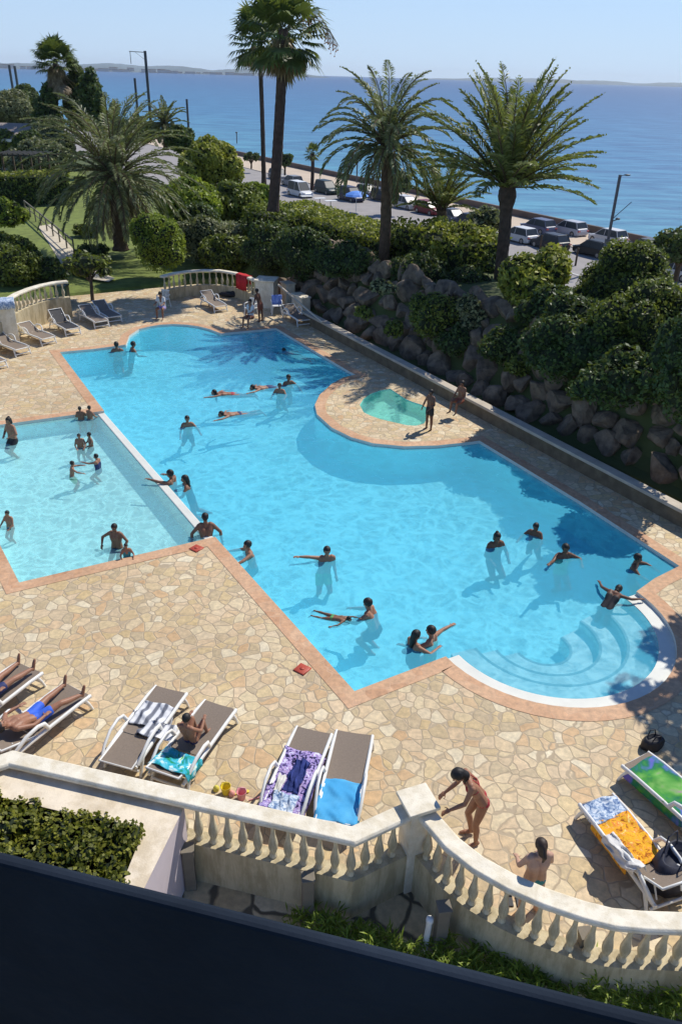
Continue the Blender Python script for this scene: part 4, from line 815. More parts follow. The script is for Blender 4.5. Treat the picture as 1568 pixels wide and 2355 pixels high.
# ---------------------------------------------------------------- cars
glass = plain('car_glass', (.02, .03, .04), .4, .1, 1, spec=.5); tyre = M['dgrey']; lampw = plain('headlight_glass', (.7, .7, .68), .2, .05, 3); lampr = plain('rear_light_glass', (.4, .02, .02), .3, .05, 3); rimm = plain('wheel_rim', (.35, .35, .36), .35, .1, 3, metal=.7)
def car(label, x, y, col, L=4.2, W=1.78, H=1.5, flip=False, kind='hatch', z=-4.1, rot=0):
    p = P(x, y, z); a = math.atan2(UX.y, UX.x)+(PI if flip else 0)+rot
    t = thing('parked_car', label, 'car', p, a, 'cars parked along the sea front')
    pm = plain('car_paint', col, .42, .05, 1, spec=.4); h = L/2
    low = [(-h, .35), (-h+.02, .62), (-h+.12, .86), (-h+.35, .95), (h-1.15, .93), (h-.25, .75), (h-.03, .6), (h, .35), (h-.1, .2), (-h+.1, .2)]
    m = MB(); ws = [-.5, -.47, -.38, .38, .47, .5]; k = len(low)
    vs = []
    for w_ in ws:
        q = 1-.06*(abs(w_) > .45)-.04*(abs(w_) > .4)
        for (px, pz) in low: vs.append((px*q, w_*W, .2+(pz-.2)*(q if abs(w_) > .45 else 1)))
    m.add(vs, [(i*k+j, i*k+(j+1) % k, (i+1)*k+(j+1) % k, (i+1)*k+j) for i in range(5) for j in range(k)]+[tuple(range(k-1, -1, -1)), tuple(range(5*k, 6*k))], smooth=False)
    top = [(-h+.25, .9), (-h+.55, H-.04), (-h+.9, H), (h-2.05, H), (h-1.75, H-.06), (h-1.0, .9)] if kind == 'hatch' else [(-h+.75, .9), (-h+1.25, H-.1), (-h+1.5, H-.04), (h-2.05, H-.02), (h-1.8, H-.07), (h-1.0, .9)]
    # glasshouse: glass body with painted roof and pillars
    g = MB(); vs = []; kk = len(top)
    for w_, q in ((-.47, 0), (-.38, 1), (.38, 1), (.47, 0)):
        for (px, pz) in top: vs.append((px*(1-.0*q), (w_ if pz < 1 or q == 0 else w_)*W*(1 if pz < 1 else .88), pz-(.0 if q else .03)))
    g.add(vs, [(i*kk+j, i*kk+j+1, (i+1)*kk+j+1, (i+1)*kk+j) for i in range(3) for j in range(kk-1)]+[tuple(range(kk-1, -1, -1)), tuple(range(3*kk, 4*kk))])
    m.build('body', pm, t, bevel=.04); g.build('window', glass, t)
    r = MB(); tx = [q for q in top if q[1] > 1.1]; r.prism([(tx[0][0], -.36*W), (tx[-1][0], -.36*W), (tx[-1][0], .36*W), (tx[0][0], .36*W)], H-.06, H+.02)
    for s_ in (-1, 1):
        for q0, q1 in ((top[0], tx[0]), (top[-1], tx[-1])): r.tube([(q0[0], s_*.45*W, q0[1]), (q1[0], s_*.39*W, q1[1])], .05, 4)
        r.tube([(-.1, s_*.46*W, .9), (-.15, s_*.4*W, H-.03)], .05, 4)
    r.build('roof', pm, t, bevel=.03)
    for sx in (-1, 1):
        for sy in (-1, 1):
            wq = MB(); c = Vector((sx*(h-.82), sy*(W/2-.09), .31)); R3 = Matrix.Rotation(PI/2, 3, 'X')
            wq.tube([c-Vector((0, .1, 0)), c+Vector((0, .1, 0))], .31, 16); wo = wq.build('wheel', tyre, t); q = MB(); q.tube([c-Vector((0, .105, 0)), c+Vector((0, .105, 0))], .18, 12); q.build('rim', rimm, wo)
        for nm, mt, px in (('headlight', lampw, h-.1), ('rear_light', lampr, -h+.04)):
            q = MB(); q.box((px, sx*W*.36, .68), (.12, .3, .13)); q.build(nm, mt, t, bevel=.02)
    return t
car('black hatchback parked on the near row, second from the sea front tree', 1262, 572, (.02, .025, .035), flip=True)
car('silver car parked closer to the sea than the black hatchback', 1306, 540, (.45, .46, .50), flip=True)
car('dark car half hidden by the tall topiary at the right', 1362, 588, (.015, .018, .022), flip=True)
car('white car just right of the largest palm trunk', 1192, 556, (.62, .62, .62), flip=True)
car('dark blue car left of the largest palm trunk', 1074, 522, (.03, .04, .09), flip=True)
car('dark grey car left of the dark blue car and above the hedge', 1040, 512, (.12, .13, .15), flip=False)
car('dark green car at the left of the parking near the thin palm', 750, 445, (.02, .04, .04), flip=False, L=4.5, H=1.7)
car('dark blue van like car behind the blue parasol', 806, 462, (.025, .03, .07), flip=False, H=1.75, L=4.6)
car('white car right behind the middle date palm trunk', 935, 480, (.6, .6, .6), flip=False)
car('white car parked in the shade under the right edge pine', 1552, 640, (.65, .65, .66), flip=True)
car('black car in front of the pine at the right edge', 1590, 600, (.02, .02, .025), flip=True)
car('white car behind the crown of the yellow green tree', 494, 392, (.75, .75, .73), flip=False)
car('white van at the left end of the sea front parking', 690, 452, (.72, .73, .74), flip=False, H=1.9, L=4.8)
car('grey car in the open sea front lot, left of the small dark palm', 672, 428, (.25, .26, .28), flip=True)
for x, y, c_, lb_ in ((640, 412, (.3, .3, .3), 'grey car in the farthest part of the sea front lot by the thin palm'), (845, 452, (.3, .31, .33), 'grey car between the blue parasol and the middle palm'), (880, 462, (.05, .05, .06), 'black car just left of the middle date palm trunk'), (985, 492, (.2, .02, .03), 'dark red car right of the white car by the middle palm'), (1130, 520, (.1, .1, .11), 'black car seen left of the largest palm trunk near the pavement'), (1235, 535, (.1, .12, .2), 'navy car on the pavement side right of the largest palm'), (1395, 560, (.6, .6, .6), 'white car behind the domed topiary near the lamp mast'), (1480, 585, (.08, .08, .09), 'dark grey car between the domed topiary and the edge pine')):
    car(lb_, x, y, c_, flip=x > 1000)
# parasol and tables by the road
p = P(818, 490, -4.1); t = thing('beach_parasol', 'open bright blue parasol beside the parked dark blue car', 'parasol', p); m = MB(); m.tube([(0, 0, 0), (0, 0, 2.5)], .03, 6); m.build('pole', M['white'], t)
m = MB(); m.lathe([(1.5, 1.95), (1.25, 2.15), (.7, 2.4), (.05, 2.52)], n=10, smooth=False); m.build('canopy', plain('blue_canvas', (.10, .28, .75), .7, .1, 3), t)
for i, (x, y) in enumerate(((705, 465), (735, 470), (760, 476))):
    p = P(x, y, -4.1); t = thing('terrace_table', ['white terrace table left of two others near the road', 'white terrace table between two others near the road', 'white terrace table nearest the blue parasol'][i], 'table', p); m = MB(); m.box((0, 0, .74), (1.5, .9, .05), .4); m.build('table_top', M['white'], t, bevel=.01)
    m = MB(); m.tube([(0, 0, 0), (0, 0, .72)], .05, 8); m.lathe([(.35, 0), (.35, .03), (.04, .06)], n=10); m.build('pedestal', M['metal'], t)
for i, (x, y) in enumerate(((1240, 580), (1300, 604), (1150, 552), (1322, 612))):
    p = P(x, y, -4.1); m = MB(); m.tube([(0, 0, 0), (0, 0, 1.5)], .09, 8); m.lathe([(.11, 1.5), (.11, 1.56), (.02, 1.6)], n=8); o = m.build('wooden_post', M['bark']); o.location = p
    tag(o, ['brown post before the black hatchback', 'brown post right of the black hatchback near the bushes', 'brown post near the largest palm trunk by the road', 'brown post close to the tall topiary by the road'][i], 'post')
# ---------------------------------------------------------------- catenary masts
def mast(label, x, yb, yt_, Y, side=1, arm=True, w_=.16, low=False):
    b = R(x[0], yb, Y); tp = R(x[1], yt_, Y); t = thing('railway_mast', label, 'mast', b, 0, 'railway masts along the sea front'); h = tp.z-b.z; m = MB()
    m.box((0, 0, h/2), (w_, w_*.7, h)); m.box((0, 0, .2), (w_*2, w_*2, .4))
    m.build('pole', M['metal'], t)
    if arm:
        m = MB(); m.tube([(0, 0, h-.15), (side*1.9, 0, h-.1)], .04, 5); m.tube([(side*1.8, 0, h-.1), (side*1.8, 0, h-1.4)], .04, 5); m.tube([(0, 0, h-1.0), (side*1.2, 0, h-.15)], .02, 4); m.build('arm', M['metal'], t)
    if low:
        m = MB(); m.tube([(0, 0, h*.36), (1.4, 0, h*.62)], .035, 5); m.tube([(0, 0, h*.33), (.45, 0, h*.36)], .05, 5); m.ball((.5, 0, h*.37), (.22, .12, .1), 8, 6); m.build('bracket', M['metal'], t)
        m = MB(); m.tube([(0, 0, h-.1), (.55, 0, h+.02)], .03, 5); m.ball((.6, 0, h), (.3, .12, .08), 10, 6); m.build('lamp_head', M['metal'], t)
mast('tallest mast at the upper left with a hooked arm', (349, 336), 300, 117, 108, -1, w_=.3)
mast('mast without arm directly left of the hooked one', (321, 316), 300, 180, 112, arm=False, w_=.26)
mast('short mast beside the small palm in front of the sea', (437, 432), 345, 228, 118, arm=False, w_=.26)
mast('leftmost far mast before the sea', (36, 31), 240, 150, 170, arm=False, w_=.4); mast('second far mast from the left edge before the sea', (48, 42), 240, 152, 165, arm=False, w_=.4)
mast('concrete lamp mast with bracket at the right by the beach', (1396, 1424), 560, 402, 72, 1, arm=False, w_=.22, low=True)
# slim flag poles / lamp on the promenade
for i, (x, yb, yt_, Y) in enumerate(((820, 420, 372, 125), (545, 330, 305, 180))):
    b = R(x, yb, Y); tp = R(x, yt_, Y); m = MB(); m.tube([(0, 0, 0), (0, 0, tp.z-b.z)], .1, 6); m.ball((0, 0, tp.z-b.z), (.25, .25, .16), 8, 6); o = m.build('street_lamp', M['metal']); o.location = b; tag(o, ['thin lamp post on the promenade beside the middle palm crown', 'thin distant lamp post left of the thin palm, before the sea'][i], 'street lamp')
# ---------------------------------------------------------------- roofs at the far left
rm_ = plain('grey_roof', lin(150, 138, 128), .9, .12, .8, .3); wm = plain('white_render', (.72, .70, .66), .8, .05, .5)
def house(label, x, y, Y, w_, d_, h, name='low_house', rz=0):
    p = R(x, y, Y); p.z -= h; t = thing(name, label, 'house', p, rz); m = MB(); m.box((0, 0, h/2), (w_, d_, h)); m.build('wall', wm, t)
    m = MB(); m.box((0, 0, h+.1), (w_+.8, d_+.8, .3)); m.build('roof_edge', wm, t, bevel=.03)
    m = MB(); e = .3; m.add([(-w_/2-e, -d_/2-e, h+.25), (w_/2+e, -d_/2-e, h+.25), (w_/2+e, d_/2+e, h+.25), (-w_/2-e, d_/2+e, h+.25), (-w_/2*.6, 0, h+1.6), (w_/2*.6, 0, h+1.6)], [(0, 1, 5, 4), (1, 2, 5), (2, 3, 4, 5), (3, 0, 4)]); m.build('roof', rm_, t)
    for k in range(3):
        wn = MB(); wn.box((-w_/3+k*w_/3, -d_/2-.02, h*.55), (1.0, .08, 1.1)); f = wn.build('window', M['white'], t); q = MB(); q.box((-w_/3+k*w_/3, -d_/2-.05, h*.55), (.8, .06, .9)); q.build('pane', glass, f)
house('low house with pale grey roof at the far left edge', 10, 318, 98, 13, 8, 3.2)
bush('bush', 'large olive grey shrub half hidden behind the drooping palm', 'bush', R(95, 370, 84), (3.4, 2, 1.9), mat='lf_olive', n=16, dens=30, leaf=.2)
p = R(65, 398, 76); t = thing('garden_pergola', 'dark open pergola behind the hedge at the left', 'pergola', (p.x, p.y, p.z-.6)); m = MB()
for sx in (-1, 0, 1):
    for sy in (-1, 1): m = MB(); m.box((sx*1.6, sy*1.2, 1.1), (.14, .14, 2.2)); m.build('post', M['bark'], t)
m = MB()
for k in range(9): m.box((-1.9+k*.475, 0, 2.26), (.1, 3.0, .12))
for sy in (-1, 1): m.box((0, sy*1.2, 2.14), (4.2, .12, .12))
m.build('beams', M['dgrey'], t)
# garden path, handrail fence and steps on the left
pp0 = P(60, 488, .35); pp1 = P(172, 585, .35); pd = (pp1-pp0).normalized(); pn = Vector((-pd.y, pd.x, 0))
sheet('garden_path', [P(88, 520, .36), P(150, 620, .3), P(205, 640, .2), P(250, 648, .15), P(265, 640, .15), P(200, 610, .3), P(120, 515, .36)], plain('path_slabs', lin(200, 188, 165), .9, .1, 2, .2))
t = thing('handrail_fence', 'thin grey handrail fence running down beside the lawn at the left', 'fence', pp0)
m = MB(); m.tube([Vector((0, 0, .85)), pp1-pp0+Vector((0, 0, .85))], .06, 6); m.tube([Vector((0, 0, .45)), pp1-pp0+Vector((0, 0, .45))], .035, 6); m.build('rail', M['greypost'], t)
for k in range(9):
    q = (pp1-pp0)*(k/8); m = MB(); m.tube([q+Vector((0, 0, -.3)), q+Vector((0, 0, .85))], .05, 6); m.build('post', M['greypost'], t)
# wire fence in front of the left balustrade bushes
# ---------------------------------------------------------------- haze
hb = MB(); hb.box((0, 0, 30), (17600, 17600, 80)); hm = bpy.data.materials.new('haze'); hm.use_nodes = True; hn = hm.node_tree; hn.nodes.remove(hn.nodes['Principled BSDF'])
pv = hn.nodes.new('ShaderNodeVolumePrincipled'); pv.inputs['Color'].default_value = (.86, .93, 1, 1); pv.inputs['Density'].default_value = HAZE; pv.inputs['Anisotropy'].default_value = .3
hn.links.new(pv.outputs[0], hn.nodes['Material Output'].inputs['Volume']); tag(hb.build('haze', hm), kind='stuff')
# ================================================================ LOUNGERS, TOWELS, THINGS ON THE DECK
LP = {}
def make_lounger(ang, sling=None, name='sun_lounger'):
    t = thing(name, 'x', 'sun lounger'); sl = sling or M['sling']; L1 = 1.22; L2 = .72; z = .33; ca, sa = math.cos(ang), math.sin(ang)
    def prof(y):                                              # height of the lying surface along the lounger
        return z+.015*math.cos(y*3) if y < L1 else z+(y-L1)*sa
    for s_ in (-1, 1):
        m = MB(); m.tube([(s_*.32, -.02, z-.03), (s_*.33, .3, z+.0), (s_*.33, .9, z), (s_*.33, 1.35, z-.01), (s_*.32, 1.85, z-.05)], .032, 8, flat=1.3); m.build('side_rail', M['white'], t)
        m = MB(); m.tube([(s_*.34, .98, z+.02), (s_*.36, 1.06, z+.19), (s_*.37, 1.2, z+.24), (s_*.37, 1.45, z+.21), (s_*.36, 1.68, z+.08), (s_*.34, 1.8, z-.03)], .026, 8, flat=1.5); m.build('armrest', M['white'], t)
        for y0, dy in ((.12, -.12), (1.62, .16)):
            m = MB(); m.tube([(s_*.325, y0, z-.03), (s_*.34, y0+dy*.5, z*.5), (s_*.345, y0+dy, 0.0)], [.034, .03, .026], 8); m.build('leg', M['white'], t)
    for y0, z0 in ((-.0, z-.03), (1.78, .13), (.02, .1)): m = MB(); m.tube([(-.32, y0, z0), (.32, y0, z0)], .024, 8); m.build('cross_bar', M['white'], t)
    m = MB(); n = 10; vs = [(x, L1*i/n, prof(L1*i/n)-.012*(1-(x/.3)**2)) for i in range(n+1) for x in (-.30, -.15, 0, .15, .30)]
    m.add(vs, [(i*5+j, i*5+j+1, (i+1)*5+j+1, (i+1)*5+j) for i in range(n) for j in range(4)], smooth=True); m.build('seat_sling', sl, t)
    b = MB(); vs = [(x, L1+.02+L2*i/6*ca, z+.0+L2*i/6*sa-.012*(1-(x/.3)**2)) for i in range(7) for x in (-.29, -.15, 0, .15, .29)]
    b.add(vs, [(i*5+j, i*5+j+1, (i+1)*5+j+1, (i+1)*5+j) for i in range(6) for j in range(4)], smooth=True); bo = b.build('backrest', sl, t)
    f = MB(); f.tube([(-.30, L1, z), (-.305, L1+L2*ca, z+L2*sa), (.305, L1+L2*ca, z+L2*sa), (.30, L1, z)], .022, 8)
    if ang > .12: f.tube([(-.22, L1+L2*.6*ca, z+L2*.6*sa), (-.22, 1.75, z-.06)], .014, 6); f.tube([(.22, L1+L2*.6*ca, z+L2*.6*sa), (.22, 1.75, z-.06)], .014, 6)
    f.build('back_frame', M['white'], bo); t['ang'] = ang; return t
protos = {}
def lounger(label, foot, head, ang=.0, dark=False, group='white framed sun loungers', zf=.33):
    key = (ang, dark); 
    if key not in protos: t = protos[key] = make_lounger(ang, DARKSL if dark else None)
    else: t = copy_tree(protos[key])
    a = P(*foot, zf); b = P(*head, zf); d = (b-a); t.location = (a.x, a.y, 0); t.rotation_euler = (0, 0, math.atan2(d.y, d.x)-PI/2)
    tag(t, label, 'sun lounger', group); t['ang'] = ang; return t
DARKSL = plain('dark_mesh_fabric', (.03, .03, .035), .7, .2, 10)
FG = 'sun loungers on the near deck'; BG = 'sun loungers at the far left of the deck'
lA = lounger('lounger at the left edge with a man whose feet point at the pool, upper one', (68, 1535), (-70, 1640), .35, group=FG)
lB = lounger('lounger carrying the man in bright blue shorts', (178, 1585), (0, 1722), .35, group=FG)
lC = lounger('empty ended lounger half covered by a grey and white striped towel', (393, 1586), (262, 1765), .0, group=FG)
lD = lounger('lounger with a child sitting on it and a turquoise towel behind', (506, 1621), (376, 1795), .25, group=FG)
lE = lounger('lounger covered by a purple and black patterned towel', (722, 1680), (650, 1852), .0, group=FG)
lF = lounger('lounger with bare taupe mesh and a plain blue towel at its head end', (815, 1686), (772, 1880), .0, group=FG)
lG = lounger('lounger with an orange patterned towel in its own dark shade at the right', (1372, 1838), (1508, 2012), .5, group=FG)
lH = lounger('lounger with a green rainbow towel cut by the right edge', (1462, 1745), (1618, 1880), .5, group=FG)
for i, (f, h, a, dk, lb_) in enumerate((((-2, 832), (-80, 806), .4, False, 'nearest lounger of the far left row, cut by the picture edge'), ((52, 800), (-28, 772), .4, False, 'far left lounger with a bright white foot end, first whole one in the row'), ((112, 776), (36, 748), .4, False, 'far left lounger below the dark backed one'), ((168, 755), (94, 716), .75, True, 'far left lounger with a raised black backrest'),
    ((234, 738), (166, 700), .5, False, 'far left lounger just right of the black backed one'), ((264, 727), (206, 694), .5, False, 'rightmost lounger of the far left row near the small tree'))): lounger(lb_, f, h, a, dk, BG)
lounger('single lounger before the middle of the far curved balustrade', (508, 703), (468, 680), .5, group='loungers at the far end of the deck')
lounger('brown lounger between the stepped wall and the pool far corner', (700, 735), (655, 708), .4, group='loungers at the far end of the deck')
# ---- towels follow the lounger and hang over its sides
def towel(label, lo, y0, y1, mat, w_=.36, side=.12, name='towel', seed=1, wr=.012, lift=.012, x0=0):
    ang = lo['ang']; rnd = random.Random(seed); ny = 26; nx = 18; vs = []; L1 = 1.22
    ph = [rnd.uniform(0, 6) for _ in range(6)]
    for i in range(ny+1):
        y = y0+(y1-y0)*i/ny; zz = .33+lift if y < L1 else .33+lift+(y-L1)*math.sin(ang); yy = y if y < L1 else L1+(y-L1)*math.cos(ang)
        for j in range(nx+1):
            u = -1+2*j/nx; arc_ = u*(w_+side); x = max(-w_, min(w_, arc_)); dr = max(0, abs(arc_)-w_)
            w2 = wr*(math.sin(y*14+ph[0]+u*2)+math.sin(u*9+ph[1]+y*5)+.6*math.sin(y*31+u*13+ph[2]))
            vs.append((x0+x+math.copysign(dr*.15, u)+w2*.5, yy+.02*math.sin(u*5+ph[3])*(1 if i in (0, ny) else 0)+w2*.3, zz-dr*.95+max(w2, -.008)+.008))
    m = MB(); k = nx+1; m.add(vs, [(i*k+j, i*k+j+1, (i+1)*k+j+1, (i+1)*k+j) for i in range(ny) for j in range(nx)], smooth=True)
    o = m.build(name, mat); s_ = o.modifiers.new('thickness', 'SOLIDIFY'); s_.thickness = .008
    o.location = lo.location; o.rotation_euler = lo.rotation_euler; return tag(o, label, 'towel')
def patt(name, stops, scale=14, dist=1.5, co='Object', detail=3, rough=.85, kind='noise'):
    m, nt, bs, out = newmat(name); tc = N(nt, 'ShaderNodeTexCoord')
    if kind == 'noise': n = noise(nt, scale, detail, .6, dist, vec=tc.outputs['Object']); src = n.outputs[0]
    elif kind == 'wave':
        n = N(nt, 'ShaderNodeTexWave', bands_direction='X'); n.inputs['Scale'].default_value = scale; n.inputs['Distortion'].default_value = dist; nt.links.new(tc.outputs['Object'], n.inputs['Vector']); src = n.outputs['Fac']
    else:
        n = N(nt, 'ShaderNodeTexVoronoi'); n.inputs['Scale'].default_value = scale; nt.links.new(tc.outputs['Object'], n.inputs['Vector']); src = n.outputs['Distance']
    r = ramp(nt, src, stops, 'CONSTANT' if dist == 0 or detail == 1 else 'LINEAR'); nt.links.new(r.outputs[0], bs.inputs['Base Color']); bs.inputs['Roughness'].default_value = rough; bs.inputs['Specular IOR Level'].default_value = .2
    n3 = noise(nt, 160, 2, .5, vec=tc.outputs['Object']); bump(nt, bs, n3.outputs[0], .2, .01); return m
TP = patt('purple_print', [(.0, (.01, .01, .03)), (.42, (.02, .02, .06)), (.46, (.22, .14, .42)), (.52, (.5, .45, .72)), (.58, (.30, .12, .34)), (.64, (.62, .62, .8))], 13, 1.2)
TB = patt('navy_dress', [(.3, (.012, .02, .09)), (.7, (.04, .06, .24))], 6, 1)
TBL = patt('plain_blue_cotton', [(.3, (.05, .32, .62)), (.72, (.12, .46, .74))], 2.2, .5)
TS = patt('striped_cotton', [(0, (.16, .17, .20)), (.38, (.22, .23, .27)), (.5, (.62, .63, .64)), (1, (.74, .74, .74))], 1.9, .3, kind='wave')
TG = patt('turquoise_green_print', [(.35, (.02, .25, .12)), (.45, (.03, .38, .5)), (.52, (.1, .5, .62)), (.6, (.7, .8, .75)), (.68, (.12, .5, .1))], 5, .8)
TO = patt('orange_print', [(.33, (.25, .06, .01)), (.43, (.75, .30, .02)), (.52, (.85, .50, .03)), (.6, (.8, .22, .05)), (.68, (.9, .7, .2))], 12, 1)
TW = patt('blue_white_print', [(.35, (.08, .15, .32)), (.5, (.35, .45, .58)), (.62, (.7, .74, .78))], 12, 1.2)
TR = patt('rainbow_print', [(.3, (.25, .10, .40)), (.42, (.12, .16, .5)), (.5, (.02, .18, .09)), (.58, (.07, .30, .05)), (.68, (.18, .42, .10)), (.78, (.40, .2, .34))], 2.0, .3)
towel('large purple white and black patterned towel over a near lounger', lE, .52, 1.94, TP, seed=2)
o = towel('folded dark navy clothes lying on the purple towel', lE, .75, 1.45, TB, .13, .01, 'folded_clothes', 5, .02, .04, -.04); o['category'] = 'clothes'
towel('folded pale blue towel piece at the head end of the purple covered lounger', lE, 1.5, 1.86, TW, .2, .01, 'towel', 6, .02, .04)
towel('small folded white cloth beside the navy clothes on the purple towel', lE, 1.15, 1.5, patt('cream_cloth', [(.3, (.5, .48, .42)), (.7, (.72, .7, .64))], 4), .06, .0, 'cloth', 7, .01, .045, .18)
towel('plain bright blue towel over the head end of the bare near lounger', lF, 1.1, 1.95, TBL, .345, .1, seed=8)
towel('grey and white striped towel crumpled over the middle of the lounger', lC, .42, 1.0, TS, .33, .16, seed=9, wr=.03)
o = towel('striped towel end spread over the arm of the lounger to the left', lC, .85, 1.22, TS, .30, .34, seed=10, wr=.03, lift=.03, x0=-.3); o.location = Vector(o.location)
towel('turquoise and green patterned towel hung over the raised backrest', lD, 1.3, 1.82, TG, .36, .2, seed=11, wr=.02)
towel('orange and yellow patterned towel on the middle of the right lounger', lG, .38, 1.25, TO, .34, .16, seed=12)
towel('pale blue and white towel at the foot end of the orange covered lounger', lG, .02, .42, TW, .33, .1, seed=13, lift=.016)
towel('rainbow coloured green towel covering the lounger cut by the right edge', lH, .1, 1.9, TR, .34, .2, seed=14)
towel('crumpled white towel over the far arm of the orange covered lounger', lG, .75, 1.5, patt('white_cotton', [(.3, (.55, .53, .5)), (.7, (.74, .72, .68))], 4), .09, .14, seed=15, wr=.03, lift=.2, x0=.36)
# blue towel on the far left pillar, red towel on the far balustrade, blue towels at the end
def cloth(label, c, w_, d1, d2, rz, mat, top=.3):
    m = MB(); n = 14; vs = []
    prof = [(-top/2-.03, -d1), (-top/2-.03, -d1*.5), (-top/2-.02, 0), (-top/4, .015), (top/4, .015), (top/2+.02, 0), (top/2+.03, -d2*.5), (top/2+.03, -d2)]
    for i, (y, z) in enumerate(prof):
        for j in range(n+1): u = j/n; vs.append(((u-.5)*w_, y+.03*math.sin(u*17+i)*(abs(z) > .05)*1.0, z+.012*math.sin(u*9+i*2)))
    k = n+1; m.add(vs, [(i*k+j, i*k+j+1, (i+1)*k+j+1, (i+1)*k+j) for i in range(7) for j in range(n)], smooth=True); o = m.build('towel', mat); s_ = o.modifiers.new('t', 'SOLIDIFY'); s_.thickness = .01
    o.location = c; o.rotation_euler.z = rz; return tag(o, label, 'towel')
ra = math.atan2(bb[6].y-bb[5].y, bb[6].x-bb[5].x); c = (bb[5]+bb[6])/2+(bb[6]-bb[5])*.2
cloth('bright red towel hanging over the rail of the far balustrade', (c.x, c.y, 1.31), .95, .75, .5, ra, patt('red_cotton', [(.3, (.45, .02, .03)), (.7, (.62, .05, .05))], 3), .32)
c = lb[2]+Vector((.1, -.25, 0)); cloth('pale blue white towel draped over the far left pillar', (c.x, c.y, 1.83), .8, .3, .35, .4, TW, .82)
# toys, bags
def bag(label, p, r, mat, rz=0, h=.28, cat='bag'):
    t = thing('beach_bag', label, cat, p, rz); m = MB(); n = 18; prof = [(.55, 0), (.95, .04), (1.0, .35), (.9, .75), (.7, 1), (.62, .97), (.5, .8)]; vs = []
    for q, z in prof:
        for j in range(n): a = 2*PI*j/n; e = 1+.08*math.sin(a*3+z*4)+.05*math.sin(a*7); vs.append((math.cos(a)*q*r*1.35*e, math.sin(a)*q*r*.8*e, z*h))
    k = len(prof); m.add(vs, [(i*n+j, i*n+(j+1) % n, (i+1)*n+(j+1) % n, (i+1)*n+j) for i in range(k-1) for j in range(n)]+[tuple((k-1)*n+j for j in range(n))], smooth=True); m.build('bag_body', mat, t)
    for s_ in (-1, 1): m = MB(); m.tube([(-r*.5, s_*r*.4, h*.9), (-r*.3, s_*r*.5, h*1.4), (r*.3, s_*r*.5, h*1.4), (r*.5, s_*r*.4, h*.9)], .012, 6); m.build('handle', mat, t)
    return t
blk = plain('black_nylon', (.012, .012, .016), .6, .3, 8); bag('black rounded bag on the paving beside the green towel', P(1497, 1718), .17, blk, .3, .24)
hd = P(1556, 1975, .5); bag('large dark navy bag at the head end of the orange covered lounger', (hd.x, hd.y, .0), .34, plain('navy_nylon', (.015, .018, .035), .7, .3, 6), .6, .62)
def toyset(label, p, cols, seed, name='toy_bucket'):
    t = thing(name, label, 'beach toys', p); c = plain('toy_plastic', cols[0], .4, .05, 3); m = MB(); m.lathe([(.06, 0), (.085, .16), (.09, .17), (.08, .165), (.055, .02)], n=14); m.build('bucket', c, t)
    m = MB(); m.tube([(-.085, 0, .16), (-.06, .02, .23), (.06, .02, .23), (.085, 0, .16)], .006, 5); m.build('handle', plain('toy_plastic', cols[1], .4, .05, 3), t)
    m = MB(); m.tube([(.12, -.05, .02), (.3, .02, .02)], .01, 6); m.ball((.34, .035, .02), (.05, .035, .012), 10, 6); m.build('spade', c, t); m = MB(); m.lathe([(.05, 0), (.055, .05), (.03, .09), (.01, .1)], (-.17, .06, 0), 9); m.build('mould', plain('toy_plastic', cols[2], .4, .05, 3), t); return t
toyset('yellow bucket and spade on the paving behind the near balustrade', P(520, 1824), ((.75, .58, .04), (.7, .5, .03), (.7, .6, .1)), 1); toyset('pink bucket just right of the yellow one behind the balustrade', P(556, 1836), ((.75, .3, .32), (.7, .4, .4), (.75, .35, .3)), 2)
p = P(147, 700); t = thing('litter_bin', 'dark green litter bin at the end of the far left balustrade', 'bin', p); m = MB(); m.box((0, 0, .45), (.62, .5, .9)); m.build('bin_body', plain('green_plastic', (.01, .08, .045), .5, .15, 3), t, bevel=.03); m = MB(); m.box((0, 0, .94), (.68, .56, .08)); m.build('lid', plain('dark_green_lid', (.008, .04, .03), .5, .15, 3), t, bevel=.02)
p = P(522, 668, .5); m = MB(); m.ball((0, 0, .14), (.55, .16, .15), 14, 8); m.ball((.3, .02, .2), (.25, .15, .14), 12, 7); o = m.build('duffel_bag', blk); bm_ = (bb[4]+bb[5])/2; o.location = (bm_.x+.1, bm_.y-.3, .02); tag(o, 'black duffel bag on the ground before the far balustrade', 'bag')
def chair(label, p, rz, group='white plastic chairs'):
    t = thing('plastic_chair', label, 'chair', p, rz, group); m = MB(); m.box((0, 0, .43), (.48, .46, .035)); m.build('seat', M['white'], t, bevel=.012)
    for sx in (-1, 1):
        for sy in (-1, 1): m = MB(); m.tube([(sx*.21, sy*.2, .42), (sx*.25, sy*.25, 0)], [.028, .022], 7); m.build('leg', M['white'], t)
        m = MB(); m.tube([(sx*.24, .2, .43), (sx*.26, .18, .64), (sx*.26, -.2, .66), (sx*.23, -.24, .6)], .024, 7); m.build('armrest', M['white'], t)
    m = MB()
    for k in range(5): m.box((-.16+k*.08, -.245, .64), (.045, .02, .36))
    m.box((0, -.25, .83), (.46, .025, .07)); m.build('backrest', M['white'], t, bevel=.008); return t
chair('white plastic chair under the person in purple, far left of the curved balustrade', P(378, 708), PI-.3); chair('white plastic chair with a blue towel, in front of the far pillar', P(636, 722), PI+.2); chair('white plastic chair under the sitting person at the far pillar', P(578, 728), PI-.5)
towelp = P(636, 722); cloth('bright blue towel over the back of the white chair at the far pillar', (towelp.x, towelp.y+.26, .86), .5, .45, .4, .2, patt('sky_blue_cotton', [(.3, (.12, .2, .6)), (.7, (.3, .42, .8))], 3), .06)
m = MB(); m.box((0, 0, .012), (.26, .1, .024)); 
p = P(1181, 2068, .0)
sd = thing('sandals', 'pair of black sandals behind the curved balustrade', 'sandals', p)
